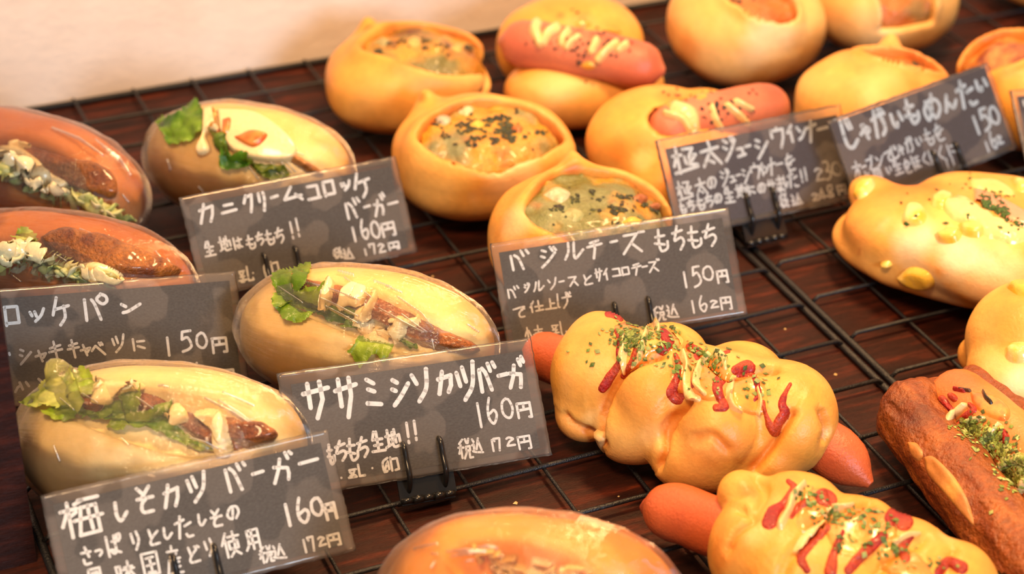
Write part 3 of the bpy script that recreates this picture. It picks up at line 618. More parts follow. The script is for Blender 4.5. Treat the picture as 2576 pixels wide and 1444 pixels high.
def pocket_bread(name, label, cat, c, semi, yaw, hole, hs, hyaw, peaks, fill_cols, seed, group, floor=0.010, spots=(), pale=0.35, bake=0.4, herbs=0, charp=0.35, h=0.0017, chunks=(), herbcol=((0.03, 0.035, 0.01), (0.05, 0.06, 0.02), (0.02, 0.015, 0.01))):
    a, b2, hh = semi; cz = ZB + hh * 0.88; M = rot(yaw); top = cz + hh
    hc = un(hole[0], hole[1], top - 0.003); Mh = rot(hyaw)
    pk = [(un(x, y, z), r) for x, y, z, r in peaks]
    def holed(P):
        Qh = (P - hc) @ Mh; m = (hs[0] + hs[1]) * .5
        rr = (np.abs(Qh[..., 0] / hs[0]) ** 1.7 + np.abs(Qh[..., 1] / hs[1]) ** 1.7) ** (1 / 1.7) + 0.07 * noise(P * np.array([1, 1, .2]), 70, seed + 4)
        return rr, np.maximum((rr - 1) * m, cz - P[..., 2])
    def base(P):
        d = ell(P, (c[0], c[1], cz), (a, b2, hh), M, 2.35) - 0.0016 * fbm(P, 45, seed, 2)
        for q, r in pk: d = smin(d, np.linalg.norm((P - q) * np.array([1, 1, .55]), axis=-1) - r * .55, 0.011)
        rr, cy = holed(P); return d - 0.0022 * np.exp(-((rr - 1.10) / .15) ** 2) * np.clip((P[..., 2] - cz) / .010, 0, 1)
    def f(P):
        d = base(P); cy = holed(P)[1]
        return smax(smax(d, -np.maximum(cy, -(d + 0.0085)), 0.0016), ZB - P[..., 2], 0.004)
    t = thing(name, (c[0], c[1], ZB), label, cat, group); e = max(a, b2) + .008
    lo = (c[0] - e, c[1] - e, ZB - .003); hi = (c[0] + e, c[1] + e, top + 0.012)
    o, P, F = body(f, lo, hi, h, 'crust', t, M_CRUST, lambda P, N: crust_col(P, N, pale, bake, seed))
    B = bvh(P, F)
    # scorched rim of the opening
    sp = spots_px(B, spots)
    def colr(P, N):
        col = crust_col(P, N, pale, bake, seed, 0.05, sp); r = holed(P)[1]
        return lerp(col, np.array((0.58, 0.13, 0.018)), np.clip(1 - np.abs(r) / 0.0030, 0, 1) * np.clip(0.35 + 0.9 * fbm(P, 60, seed + 2), 0, 1) * (P[:, 2] > top - .014))
    recol(o, P, F, colr)
    # filling
    fz = top - .006
    def g(P):
        rr, cy = holed(P); return smax(cy - .0004, base(P) + (0.0026 if hs[0] > .025 else 0.0032), .0025) - 0.0020 * fbm(P, 120, seed + 20, 3)
    def gc(P, N):
        w = fbm(P, 75, seed + 30, 3); w2 = fbm(P, 120, seed + 40, 3); A, Bc, Cc, Dd = fill_cols
        q = lerp(np.array(A), Bc, np.clip(.5 + 1.6 * w, 0, 1)); q = lerp(q, Cc, np.clip(1.6 * w2 + (P @ rot(hyaw)[:, 0] - hc @ rot(hyaw)[:, 0]) / hs[0] * 0.5 - .1, 0, 1)); q = lerp(q, Dd, np.clip(2.2 * fbm(P, 100, seed + 50, 3) - 0.9 + charp, 0, 1)); return q
    k = 0.004
    of, Pf, Ff = body(g, (hc[0] - hs[0] - k - .004, hc[1] - hs[0] - k - .004, cz - .004), (hc[0] + hs[0] + k + .004, hc[1] + hs[0] + k + .004, top + .006), 0.0014, 'filling', t, M_FILL, gc)
    BB = bvh(Pf, Ff)
    for i, (px, py, r, col) in enumerate(chunks):
        patch('topping_piece', t, BB, M_FILL, col, poly=[(px - r, py), (px, py - r * .6), (px + r, py - r * .1), (px + r * .3, py + r * .6)], t=0.0016, edge=r * .5, seed=seed + i)
    if herbs:
        flakes('herb_flakes', t, BB, M_HERB, sum([scatter((hole[0] + random.gauss(0, hs[0] * 2400), hole[1] + random.gauss(0, hs[1] * 900)), 9, seed * 50 + q, 7, 4) for q in range(herbs // 8)], []) + scatter(hole, herbs // 3, seed, hs[0] * 2300, hs[1] * 950), 0.0014, herbcol, seed)
    return t, B, BB
YEL = (0.66, 0.33, 0.03); GRN = (0.25, 0.24, 0.06); BRN = (0.46, 0.11, 0.015); DKB = (0.16, 0.045, 0.012)
gb = 'basil cheese buns in a row'
pocket_bread('basil_cheese_bun', 'round golden bun with herb and cheese filling, at the back, nearest the cream wall', 'bread', (0.1505, -0.0830), (0.0415, 0.0345, 0.0225), -15, (1090, 112), (0.034, 0.0250, 0.015), -12,
  [(925, 68, .040, .004), (1105, 128, .040, .006)], ((0.20, 0.17, 0.04), YEL, (0.52, 0.20, 0.02), DKB), 11, gb, floor=0.007, herbs=60, charp=.45,
  spots=((1110, 140, 22, (.66, .16, .02), .8), (925, 70, 18, (.62, .16, .02), .8), (1010, 160, 40, BAKE, .5)), chunks=((1040, 105, 22, (.80, .45, .12)), (960, 105, 20, (.42, .36, .14)), (1150, 120, 18, (.72, .42, .1))))
pocket_bread('basil_cheese_bun', 'round golden bun with herb flecked cheese filling, in the middle of the basil row', 'bread', (0.1530, -0.1735), (0.0425, 0.0370, 0.0242), -15, (1236, 326), (0.0335, 0.0225, 0.014), -16,
  [(1070, 252, .0405, .004)], ((0.24, 0.23, 0.09), YEL, (0.66, 0.31, 0.04), BRN), 23, gb, floor=0.007, herbs=190, charp=.2, spots=((1350, 360, 30, (.66, .16, .02), .7), (1060, 245, 16, BAKE, .9), (1090, 310, 25, (.7, .2, .03), .4), (1300, 440, 90, WHITE, .5)),
  chunks=((1300, 325, 16, (.66, .16, .03)), (1110, 300, 24, (.55, .45, .30)), (1200, 315, 22, (.86, .52, .06)), (1165, 275, 26, (.72, .62, .34))))
pocket_bread('basil_cheese_bun', 'golden bun with pale green cheese filling, frontmost of the three herb filled buns', 'bread', (0.1615, -0.2600), (0.0405, 0.0360, 0.0255), -10, (1525, 515), (0.0350, 0.0285, 0.017), -12,
  [(1438, 412, .047, .006)], ((0.27, 0.27, 0.10), (0.17, 0.17, 0.035), (0.66, 0.30, 0.02), BRN), 31, gb, floor=0.008, herbs=110, charp=.25, spots=((1440, 425, 30, (.66, .16, .02), .8), (1290, 560, 60, WHITE, .35)),
  chunks=((1400, 490, 34, (.62, .56, .34)), (1590, 560, 26, (.9, .55, .07)), (1610, 500, 22, (.42, .12, .03)), (1650, 520, 20, (.38, .12, .04)), (1440, 540, 30, (.40, .38, .15))))
gm = 'split round potato buns'
MF = ((0.52, 0.12, 0.02), (0.62, 0.18, 0.03), (0.36, 0.20, 0.06), (0.22, 0.13, 0.03))
pocket_bread('potato_bun', 'large pale round bun cut by the top edge, right of the top sausage bun', 'bread', (0.3370, -0.0970), (0.0420, 0.0370, 0.0280), 5, (1918, -6), (0.019, 0.0120, 0.014), -30, [], MF, 41, gm, herbs=12, pale=.85, bake=.12, spots=((1950, 110, 110, WHITE, .5), (1730, 120, 60, BAKE, .4), (1960, 45, 30, BAKE, .5)), floor=0.009)  # WHITE spot: pale crust with the daylight on its front right painted in
pocket_bread('potato_bun', 'pale round bun at the top right edge, behind the others, with a round orange opening', 'bread', (0.4230, -0.0920), (0.0410, 0.0390, 0.0265), 5, (2290, -42), (0.0165, 0.0145, 0.013), -10, [], MF, 43, gm, pale=.85, bake=.12, spots=((2200, 60, 80, WHITE, .25), (2390, 60, 60, PALE, .6)), floor=0.008)
pocket_bread('potato_bun', 'golden bun with a slanted torn slit, directly behind the steeply slanted card', 'bread', (0.3505, -0.2000), (0.0385, 0.0365, 0.0255), 3, (2262, 158), (0.021, 0.0085, 0.012), -44, [(2240, 112, .041, .005)], MF, 47, gm, herbs=10, pale=.6, bake=.3, spots=((2110, 130, 40, BAKE, .7), (2230, 220, 80, PALE, .5)), floor=0.008)
pocket_bread('potato_bun', 'golden bun with scorched cheese top at the right edge, partly behind the slanted card', 'bread', (0.4340, -0.2160), (0.0370, 0.0370, 0.0265), 3, (2520, 120), (0.022, 0.0165, 0.012), -10, [], ((0.66, 0.25, 0.05), (0.74, 0.36, 0.1), (0.35, 0.08, 0.02), (0.22, 0.03, 0.01)), 53, gm, pale=.35, bake=.5, spots=((2500, 215, 30, (.66, .2, .03), .6),), floor=0.006, charp=.7)
pocket_bread('potato_bun', 'round bun of which only a corner shows at the very top right corner', 'bread', (0.5480, -0.0760), (0.0400, 0.0400, 0.0250), 3, (2760, -170), (0.019, 0.014, 0.012), -10, [], MF, 57, gm, pale=.3, bake=.6, h=.003)

def sausage(parent, pts, r, seed, col=(0.56, 0.13, 0.050), name='sausage', tips=True, seg=22, wr=0.25, tp=1.25, pw=2.2):
    pts = spline(pts, 8); n = len(pts); u = np.linspace(0, 1, n); L = np.linalg.norm(np.diff(pts, axis=0), axis=1).sum()
    e = r * tp / L; rr = r * np.sqrt(np.clip(1 - (np.clip(1 - u / e, 0, 1)) ** pw, 0.02, 1)) * np.sqrt(np.clip(1 - (np.clip(1 - (1 - u) / e, 0, 1)) ** pw, 0.02, 1))
    if tp > 2: rr = r * np.clip(np.sin(.5 * np.pi * np.clip(u / e, 0, 1)) ** .72 * np.sin(.5 * np.pi * np.clip((1 - u) / e, 0, 1)) ** .72, .16, 1)
    k = 40; uu = np.linspace(0, 1, k); uu = 0.5 - 0.5 * np.cos(np.pi * uu); pts = np.stack([np.interp(uu, u, pts[:, i]) for i in range(3)], 1); rr = np.interp(uu, u, rr)
    P, F = tube(pts, rr, seg); P = P + 0.0005 * fbm(P, 120, seed, 2)[:, None]
    c = np.array(col) * (1 + 0.22 * fbm(P, 60, seed + 1, 3))[:, None]; c = lerp(c, np.array((0.42, 0.055, 0.025)), np.clip(0.9 * fbm(P, 45, seed + 6, 2), 0, .6))
    return mk(name, P, F, M_SAUS, parent, c), P, F

def sausage_bun(label, c, lobes, sa, sb, sr, seed, stripes, pep, blobs, spots):
    t = thing('sausage_bun', (c[0], c[1], ZB), label, 'bread', 'sausage buns with mayonnaise stripes')
    mid = (sa + sb) / 2 + np.array([0, 0, .0015])
    def f(P):
        d = None
        for q, s, y in lobes:
            e = ell(P, q, s, rot(y), 2.2); d = e if d is None else smin(d, e, 0.006)
        d = smax(d, -cap(P, sa + (sb - sa) * .12, sb - np.array([0, 0, .001]), sr * .90), 0.003) - 0.0012 * fbm(P, 40, seed, 2)
        return smax(d, ZB - P[..., 2], 0.004)
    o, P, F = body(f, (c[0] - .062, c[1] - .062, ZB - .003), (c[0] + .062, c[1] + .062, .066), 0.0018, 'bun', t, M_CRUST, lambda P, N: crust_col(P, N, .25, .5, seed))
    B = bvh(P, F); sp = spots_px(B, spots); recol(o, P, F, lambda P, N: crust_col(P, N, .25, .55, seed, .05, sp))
    so, Ps, Fs = sausage(t, [sa, mid, sb], sr, seed, (0.62, 0.185, 0.095)); Ps2, Fs2 = np.concatenate([P, Ps]), [tuple(q) for q in F] + [tuple(i + len(P) for i in q) for q in Fs]
    B2 = BVHTree.FromPolygons([tuple(p) for p in Ps2], Fs2)
    for i, (L, r) in enumerate(stripes):
        r = [q * 1.35 for q in r] if isinstance(r, list) else r * 1.35
        patch('mayonnaise', t, B2, M_SAUCE, (0.88, 0.60, 0.24), line=L, rad=r, t=0.0024, edge=max(r) if isinstance(r, (list, tuple)) else r, seed=i)
    for i, (x, y, r) in enumerate(blobs): patch('melted_cheese', t, B2, M_SAUCE, (0.78, 0.34, 0.04), poly=[(x - r, y), (x, y - r * .5), (x + r, y), (x, y + r * .5)], t=0.0010, edge=r * .4, seed=i)
    flakes('pepper_flakes', t, B2, M_HERB, pep, 0.0012, ((0.02, 0.018, 0.02), (0.04, 0.03, 0.02)), seed, thick=.5)
    return t, B2
A1 = un(1256, 102, 0.039); A2 = un(1672, 180, 0.036)
sausage_bun('bun with a fat pink sausage lying across it, beside the wall at the top', (0.235, -0.098),
  [((0.2440, -0.0760, 0.021), (0.039, 0.026, 0.0255), -12), ((0.2330, -0.1160, 0.017), (0.0410, 0.0245, 0.0185), -10)], A1, A2, 0.0122, 61,
  [([(1352, 50), (1345, 75), (1358, 108)], [9, 10, 9]), ([(1400, 68), (1378, 82), (1366, 108)], [8, 8, 7]), ([(1428, 78), (1415, 95), (1412, 110)], 7), ([(1455, 92), (1435, 105), (1425, 120)], 6), ([(1500, 100), (1490, 120), (1487, 130)], 7), ([(1550, 105), (1525, 125), (1505, 150)], [6, 7, 8]), ([(1575, 110), (1555, 125)], 6)],
  scatter((1480, 110), 55, 1, 55, 22) + scatter((1490, 150), 12, 2, 40, 30) + [(1473, 207), (1492, 213), (1452, 32), (1440, 25)], ((1465, 60, 24), (1535, 80, 26), (1480, 165, 22)), ((1465, 50, 20, (.6, .15, .02), .7), (1410, 38, 14, (.62, .12, .02), .7), (1545, 80, 26, (.66, .2, .03), .6), (1400, 210, 70, PALE, .6)))
A1 = un(1632, 345, 0.035); A2 = un(1978, 262, 0.033)
sausage_bun('orange brown bun with a sausage end pointing right, behind the violet grey card', (0.242, -0.198),
  [((0.2360, -0.1900, 0.022), (0.034, 0.032, 0.0250), 12), ((0.2440, -0.2140, 0.017), (0.036, 0.022, 0.0185), 10), ((0.264, -0.1800, 0.018), (0.024, 0.022, 0.019), 10)], A1, A2, 0.0125, 67,
  [([(1700, 268), (1735, 285), (1748, 325)], [12, 14, 10]), ([(1675, 285), (1715, 300), (1735, 330)], [6, 6, 5]), ([(1790, 268), (1800, 300), (1812, 320)], [5, 6, 6]), ([(1830, 265), (1860, 290), (1880, 310)], [6, 7, 6]), ([(1850, 255), (1890, 275)], 5)],
  scatter((1810, 275), 45, 3, 45, 20) + scatter((1700, 235), 9, 4, 40, 14), ((1690, 262, 20), (1760, 240, 20)), ((1620, 400, 40, PALE, .7), (1560, 380, 40, BAKE, .6), (1690, 240, 40, BAKE, .6), (1690, 450, 40, BAKE, .5)))
# ------------------------------------------------------------------ wrapped rolls
def wrapped(name, label, cat, group, c, semi, yaw, seed, slit, cols, bunname='bun', mat=None, tilt=0, wrapgap=0.0016, tail=None, lift=0.0):
    """an oblong roll opened along its top, inside a loose skin of clear film; slit: (pixel ends, width, depth)"""
    a, b2, hh = semi; cz = ZB + hh * .9 + lift; M = rot(yaw, 0, tilt)
    t = thing(name, (c[0], c[1], ZB), label, cat, group)
    s0, s1, sw, sd, sz = slit; p0 = un(*s0, sz); p1 = un(*s1, sz - .004)
    dn = p1 - p0; L = np.linalg.norm(dn); yw = math.degrees(math.atan2(dn[1], dn[0])); Ms = rot(yw, 0, 0); sc = (p0 + p1) / 2
    def base(P):
        Q = (P - np.array((c[0], c[1], cz))) @ M; tap = 1 - 0.10 * Q[..., 0] / a
        return ell(P, (c[0], c[1], cz), (a, b2, hh), M, 2.2)
    def f(P):
        d = base(P) - 0.0013 * fbm(P, 38, seed, 2)
        d = smax(d, -ell(P, sc + np.array([0, 0, .004]), (L * .56, sw, sd), Ms), 0.005)
        return smax(d, ZB - P[..., 2], 0.004)
    e = a + .006
    o, P, F = body(f, (c[0] - e, c[1] - e, ZB - .003), (c[0] + e, c[1] + e, cz + hh + .006), 0.0019, bunname, t, mat or M_STEAM, cols)
    B = bvh(P, F)
    def film(P):
        Q = (P - np.array((c[0], c[1], cz))) @ M
        d = ell(P, (c[0], c[1], cz + .0005), (a + wrapgap * 1.7, b2 + wrapgap, hh + wrapgap), M, 2.15)
        if tail is not None:
            for (q, r) in tail: d = smin(d, np.linalg.norm(P - q, axis=-1) - r, 0.010)
        d = d - 0.0005 * noise(P, 150, seed + 1) - 0.0005 * noise(Q * np.array([30, 160, 160]), 1.0, seed + 2)
        return smax(d, ZB + 0.0004 - P[..., 2], 0.002)
    def finish(extra=None):
        P2, F2 = nets(film, (c[0] - e - .008, c[1] - e - .008, ZB - .003), (c[0] + e + .008, c[1] + e + .008, cz + hh + .012), 0.0026, 2)
        w = mk('plastic_wrap', P2, F2, M_WRAP, t)
        Q = (P2 - np.array((c[0], c[1], cz))) @ M
        # crease direction: along the roll, gathering towards both ends
        g = 1 - 0.55 * (Q[:, 0] / a) ** 2; ang = np.arctan2(Q[:, 2], Q[:, 1])
        uv = np.stack([Q[:, 0] * 14, np.cos(ang) * 15 / np.maximum(g, .35) ** .3, np.sin(ang) * 15], 1).astype(np.float32)
        at = w.data.attributes.new('uvw', 'FLOAT_VECTOR', 'POINT'); at.data.foreach_set('vector', uv.ravel())
        BF = bvh(P2, F2)
        for i, L in enumerate(extra or []): patch('wrap_pleat', t, BF, M_PLEAT, (1, 1, 1), line=L, rad=[.8, 2.4, 2.0, .8], t=.0010, edge=2.4, step=1.7, off=.0002, seed=i, curve=False)
    return t, B, P, F, finish
def pale_cols(seed, tone=(0.92, 0.68, 0.30), dark=(0.88, 0.58, 0.20)):
    return lambda P, N: lerp(np.array(tone), np.array(dark), np.clip(0.35 + 0.7 * fbm(P, 34, seed, 3), 0, 1))
LET = (0.34, 0.46, 0.035); LET2 = (0.13, 0.25, 0.012); LETP = (0.62, 0.66, 0.16); MAYO = (0.90, 0.72, 0.38); CUT = (0.46, 0.13, 0.015); CUT2 = (0.22, 0.05, 0.010)
def leaf(t, B, poly, seed, col=LET, col2=LET2, off=0.0016, ruf=0.0028, jag=9):
    c0 = np.mean(np.array(poly), 0); poly = [tuple(c0 + (np.array(q) - c0) * 1.28) for q in poly]
    return patch('lettuce_leaf', t, B, M_LEAF, col, poly=poly, t=0.001, edge=10, off=off * .7, ruf=ruf, rf=190, jag=jag * .8, seed=seed, col2=col2, c2f=110, cn=.3, free=True, step=2.5)
def cut(t, B, poly, seed, off=0.0015, tt=0.003, col=CUT, name='cutlet'):
    return patch(name, t, B, M_FRY, col, poly=poly, t=tt, edge=14, off=off, seed=seed, col2=CUT2, c2f=160, cn=.3, ruf=.0006, rf=500, jag=3)
def mayo(t, B, poly=None, line=None, rad=8, seed=0, col=MAYO, tt=0.0022, off=0.0026, edge=9):
    if poly is not None: c0 = np.mean(np.array(poly), 0); poly = [tuple(c0 + (np.array(q) - c0) * 1.15) for q in poly]
    return patch('mayonnaise', t, B, M_SAUCE, col, poly=poly, line=line, rad=rad, t=tt, off=off, edge=edge, seed=seed, cn=.04)
def topb(t):
    """everything of a roll built so far, as one surface to lay the next layer on"""
    Ps = []; Fs = []; n = 0
    for o in t.children_recursive:
        if o.type != 'MESH' or o.name.startswith('plastic'): continue
        m = o.data; v = np.zeros(len(m.vertices) * 3, np.float32); m.vertices.foreach_get('co', v); v = v.reshape(-1, 3) + np.array(wloc(t)); Ps.append(v)
        Fs += [tuple(i + n for i in p.vertices) for p in m.polygons]; n += len(v)
    V = np.concatenate(Ps); return BVHTree.FromPolygons([tuple(map(float, p)) for p in V], Fs)
def off(v, x, y): return [(a + x, b + y) for a, b in v]

gw = 'wrapped pale sandwich rolls'
# cutlet roll in the middle
t, B, P, F, fin = wrapped('wrapped_cutlet_roll', 'film wrapped white roll with brown cutlet and mayonnaise, between two cards in the middle', 'sandwich', gw, (0.0485, -0.2985), (0.0512, 0.0285, 0.0262), -36, 71, ((720, 735), (1215, 885), 0.0095, 0.016, 0.047), pale_cols(71))
cut(t, B, [(745, 700), (860, 722), (960, 755), (1060, 805), (1180, 862), (1185, 890), (1060, 870), (960, 810), (850, 770), (760, 740)], 1, off=.001, tt=.004)
B1 = topb(t)
leaf(t, B1, [(700, 700), (730, 680), (775, 672), (772, 705), (750, 735), (745, 760), (712, 770), (702, 740)], 1)
leaf(t, B1, [(705, 748), (760, 735), (805, 735), (820, 770), (790, 790), (755, 805), (720, 790)], 2)
leaf(t, B1, [(800, 765), (860, 765), (900, 790), (880, 815), (815, 800)], 3, col2=LET2)
leaf(t, B1, [(860, 830), (895, 805), (915, 830), (880, 835)], 4); leaf(t, B1, [(730, 790), (770, 780), (790, 795), (755, 800)], 5)
leaf(t, B1, [(890, 880), (925, 845), (950, 850), (975, 880), (965, 900), (940, 890), (915, 905)], 6); leaf(t, B1, [(1000, 850), (1030, 852), (1050, 880), (1035, 890), (1015, 875)], 7)
B1 = topb(t)
mayo(t, B1, poly=[(822, 715), (838, 712), (832, 750), (828, 768), (808, 762), (812, 740)], seed=1); mayo(t, B1, poly=[(862, 740), (885, 728), (915, 740), (905, 765), (880, 762), (862, 770), (855, 758)], seed=2)
mayo(t, B1, poly=[(905, 775), (925, 770), (935, 745), (948, 752), (930, 790), (940, 815), (925, 832), (905, 828), (900, 800)], seed=3)
mayo(t, B1, poly=[(955, 830), (985, 822), (1000, 805), (1018, 815), (1010, 850), (985, 862), (975, 850), (955, 838)], seed=4); mayo(t, B1, line=[(985, 805), (1040, 815), (1050, 808)], rad=[3, 5, 6], seed=5, tt=.001)
fin([[(759, 707), (830, 728), (902, 753)], [(805, 748), (850, 770), (900, 794)], [(818, 769), (860, 792), (900, 812)], [(971, 718), (1012, 735)], [(866, 697), (933, 746)], [(1010, 789), (1074, 835)], [(953, 774), (1010, 808), (1066, 835)], [(1087, 853), (1092, 880)], [(1112, 862), (1128, 880)], [(1176, 815), (1205, 835)], [(700, 720), (760, 760)], [(940, 705), (985, 722)], [(1000, 745), (1060, 790), (1090, 825)], [(850, 680), (890, 690)]])
def crumple(t, c, s, seed):
    g = lambda P: ell(P, c, s) - 0.0032 * fbm(P, 190, seed, 3)
    P2, F2 = nets(g, c - np.array(s) - .005, c + np.array(s) + .005, .0011, 0); w = mk('wrap_end', P2, F2, M_WRAP, t, smooth=False)
    at = w.data.attributes.new('uvw', 'FLOAT_VECTOR', 'POINT'); at.data.foreach_set('vector', (P2 * 180).astype(np.float32).ravel())
crumple(t, un(688, 892, .005), (.0105, .006, .0035), 3)
# leafy roll, lower left
t, B, P, F, fin = wrapped('wrapped_leafy_roll', 'film wrapped white roll with a big pale green leaf, lowest at the left', 'sandwich', gw, (-0.0455, -0.3380), (0.0528, 0.0305, 0.0275), -29, 73, ((150, 985), (730, 1120), 0.0125, 0.018, 0.052), pale_cols(73, (0.84, 0.66, 0.34), (0.80, 0.58, 0.26)), tail=[(un(140, 925, .055), .004)])
cut(t, B, [(185, 985), (240, 975), (260, 1010), (240, 1035), (195, 1025)], 1, off=.002); cut(t, B, [(320, 985), (370, 990), (415, 1010), (420, 1030), (340, 1050), (320, 1030)], 2, col=(.46, .17, .07))
cut(t, B, [(440, 1030), (500, 1050), (540, 1085), (620, 1110), (585, 1135), (500, 1110), (450, 1060)], 3); cut(t, B, [(565, 1050), (610, 1055), (665, 1075), (690, 1105), (640, 1125), (590, 1120), (560, 1090)], 4, off=.003)
B1 = topb(t)
leaf(t, B1, [(88, 1020), (110, 960), (130, 918), (175, 915), (178, 950), (200, 985), (195, 1015), (175, 1030), (130, 1028)], 11, LETP, LET, off=.003, ruf=.003); leaf(t, B1, [(170, 965), (205, 955), (232, 962), (225, 985), (190, 985)], 12, LETP, LET)
leaf(t, B1, [(145, 1035), (190, 1030), (230, 1035), (300, 1000), (330, 1000), (330, 1040), (290, 1060), (215, 1060), (150, 1050)], 13); leaf(t, B1, [(285, 1075), (320, 1045), (400, 1028), (435, 1030), (400, 1070), (330, 1085), (300, 1098), (285, 1090)], 14, LET2, LET)
leaf(t, B1, [(380, 1075), (440, 1070), (470, 1100), (500, 1130), (470, 1125), (400, 1095)], 15); leaf(t, B1, [(450, 1100), (520, 1110), (545, 1128), (520, 1140), (480, 1130)], 16, LETP, LET2)
B1 = topb(t)
mayo(t, B1, poly=[(245, 968), (290, 965), (345, 965), (352, 980), (310, 985), (270, 1010), (240, 1005)], seed=1); mayo(t, B1, poly=[(500, 1040), (530, 1035), (560, 1045), (570, 1090), (580, 1125), (555, 1130), (535, 1085), (510, 1060)], seed=2); mayo(t, B1, poly=[(420, 1045), (445, 1035), (470, 1055), (440, 1062)], seed=3)
fin([[(515, 1000), (580, 1036), (639, 1071)], [(549, 1006), (600, 1040), (645, 1071)], [(478, 1100), (515, 1112), (549, 1128)], [(206, 989), (245, 1012)], [(342, 998), (384, 1026)], [(305, 1100), (325, 1120)], [(398, 969), (424, 971)], [(560, 985), (640, 1020)], [(150, 1000), (185, 1030)], [(135, 1120), (150, 1160)]])
# cream croquette roll with red sauce
t, B, P, F, fin = wrapped('wrapped_croquette_roll', 'film wrapped pale bun with lettuce, white sauce and a red ketchup patch', 'sandwich', gw, (0.0490, -0.1440), (0.0485, 0.0275, 0.0258), -40, 79, ((455, 305), (800, 440), 0.0080, 0.010, 0.052), pale_cols(79, (0.92, 0.66, 0.29), (0.88, 0.55, 0.18)))
cut(t, B, [(540, 330), (562, 330), (575, 375), (556, 370)], 1, name='croquette', col=(.6, .1, .02)); cut(t, B, [(720, 385), (760, 400), (810, 435), (790, 440), (735, 410)], 2, name='croquette', col=(.55, .2, .03))
mayo(t, B, poly=[(560, 300), (640, 305), (700, 340), (732, 375), (720, 400), (660, 400), (600, 385), (575, 350)], seed=2, col=(.92, .66, .32), tt=.003)
B1 = topb(t)
patch('ketchup', t, B1, M_SAUCE, (0.62, 0.06, 0.01), poly=[(600, 340), (635, 326), (672, 336), (662, 356), (640, 370), (615, 362), (590, 345)], t=.0014, edge=9, col2=(.8, .3, .06), c2f=120)
patch('ketchup', t, B1, M_SAUCE, (0.62, 0.08, 0.01), poly=[(560, 300), (580, 296), (575, 330), (560, 335)], t=.0010, edge=6, col2=(.8, .3, .06), c2f=120)
leaf(t, B1, [(412, 320), (425, 305), (455, 305), (480, 285), (500, 290), (505, 330), (480, 352), (440, 358), (430, 338)], 21, (.22, .40, .02), (.07, .2, .01)); leaf(t, B1, [(540, 330), (555, 345), (580, 372), (570, 390), (545, 365)], 22, (.2, .3, .03), (.08, .16, .01))
leaf(t, B1, [(570, 385), (600, 380), (630, 398), (612, 420), (572, 415)], 23, (.14, .3, .02), (.06, .18, .01)); leaf(t, B1, [(625, 395), (660, 402), (700, 415), (720, 432), (690, 445), (650, 425)], 24, (.2, .24, .03), (.08, .14, .01))
mayo(t, B1, poly=[(515, 295), (545, 290), (560, 310), (540, 330), (520, 345), (530, 375), (510, 385), (502, 370), (515, 340)], seed=7, col=(.92, .68, .34))
fin([[(655, 381), (685, 412), (715, 441)], [(683, 381), (710, 410), (734, 434)], [(683, 366), (715, 400), (743, 432)], [(700, 398), (724, 436)], [(625, 419), (651, 452)], [(743, 381), (764, 389)], [(499, 470), (512, 483)], [(420, 400), (428, 430)]])
# brown sauce rolls
BRC = lambda seed: (lambda P, N: lerp(lerp(np.array((0.62, 0.22, 0.035)), np.array((0.36, 0.09, 0.013)), np.clip(.25 + 0.7 * fbm(P, 40, seed, 3) + 8 * (P[:, 2] - .03), 0, 1)), np.array((0.70, 0.36, 0.12)), 0.7 * np.clip(1.8 * fbm(P, 22, seed + 3, 2) - .35, 0, 1)))
gy = 'wrapped brown rolls with cabbage'
def shreds(t, B, lo, hi, n, seed, ang=0.35, cols=((.72, .74, .34), (.60, .68, .24), (.82, .78, .48))):
    r = random.Random(seed)
    for i in range(n):
        u = r.random(); x = lo[0] + (hi[0] - lo[0]) * u + r.gauss(0, 12); y = lo[1] + (hi[1] - lo[1]) * u + r.gauss(0, 11); L = r.uniform(18, 42); a = ang + r.gauss(0, .6)
        patch('cabbage_shred', t, B, M_LEAF, cols[i % 3], line=[(x, y), (x + L * .5 * math.cos(a), y + L * .5 * math.sin(a) - r.uniform(-5, 5)), (x + L * math.cos(a), y + L * math.sin(a))], rad=[3, 4.2, 2.6], t=.0014, edge=4, off=.0012 + r.random() * .0012, step=2.5, seed=i)
t, B, P, F, fin = wrapped('wrapped_brown_roll', 'film wrapped brown roll with shredded cabbage and sauce cutlet, upper left edge', 'sandwich', gy, (-0.0530, -0.1285), (0.0620, 0.0315, 0.0300), -45, 83, ((0, 385), (325, 520), 0.0125, 0.018, 0.052), BRC(83), bunname='roll')
cut(t, B, [(0, 365), (60, 365), (130, 385), (210, 405), (265, 430), (290, 470), (280, 500), (180, 470), (90, 440), (0, 420)], 1, off=.001, tt=.004, col=(.40, .12, .015)); B1 = topb(t)
patch('green_leaf', t, B1, M_LEAF, (.45, .58, .12), poly=[(195, 515), (235, 515), (290, 540), (325, 560), (322, 582), (290, 570), (240, 545)], t=.001, edge=8, off=.001, ruf=.002, jag=4, col2=(.16, .3, .04))
patch('cabbage_pile', t, B1, M_LEAF, (.74, .70, .30), poly=[(-10, 400), (60, 430), (130, 470), (200, 490), (280, 515), (295, 540), (240, 540), (150, 515), (70, 480), (-10, 450)], t=.001, off=.004, ruf=.004, rf=200, jag=8, edge=8, seed=3, col2=(.50, .56, .14), c2f=160, kind='stuff')
B1 = topb(t); shreds(t, B1, (-10, 425), (290, 535), 34, 5); B1 = topb(t)
mayo(t, B1, poly=[(0, 385), (50, 385), (85, 400), (120, 435), (155, 455), (158, 475), (130, 482), (95, 470), (50, 430), (0, 400)], seed=1, col=(.88, .74, .42), tt=.003); mayo(t, B1, line=[(30, 375), (50, 368), (72, 366)], rad=[8, 6, 4], seed=2, tt=.002)
fin([[(274, 444), (285, 462), (294, 478)], [(308, 489), (325, 510)], [(255, 440), (262, 470)], [(240, 350), (300, 400), (330, 440)], [(130, 320), (200, 350), (260, 390)]])
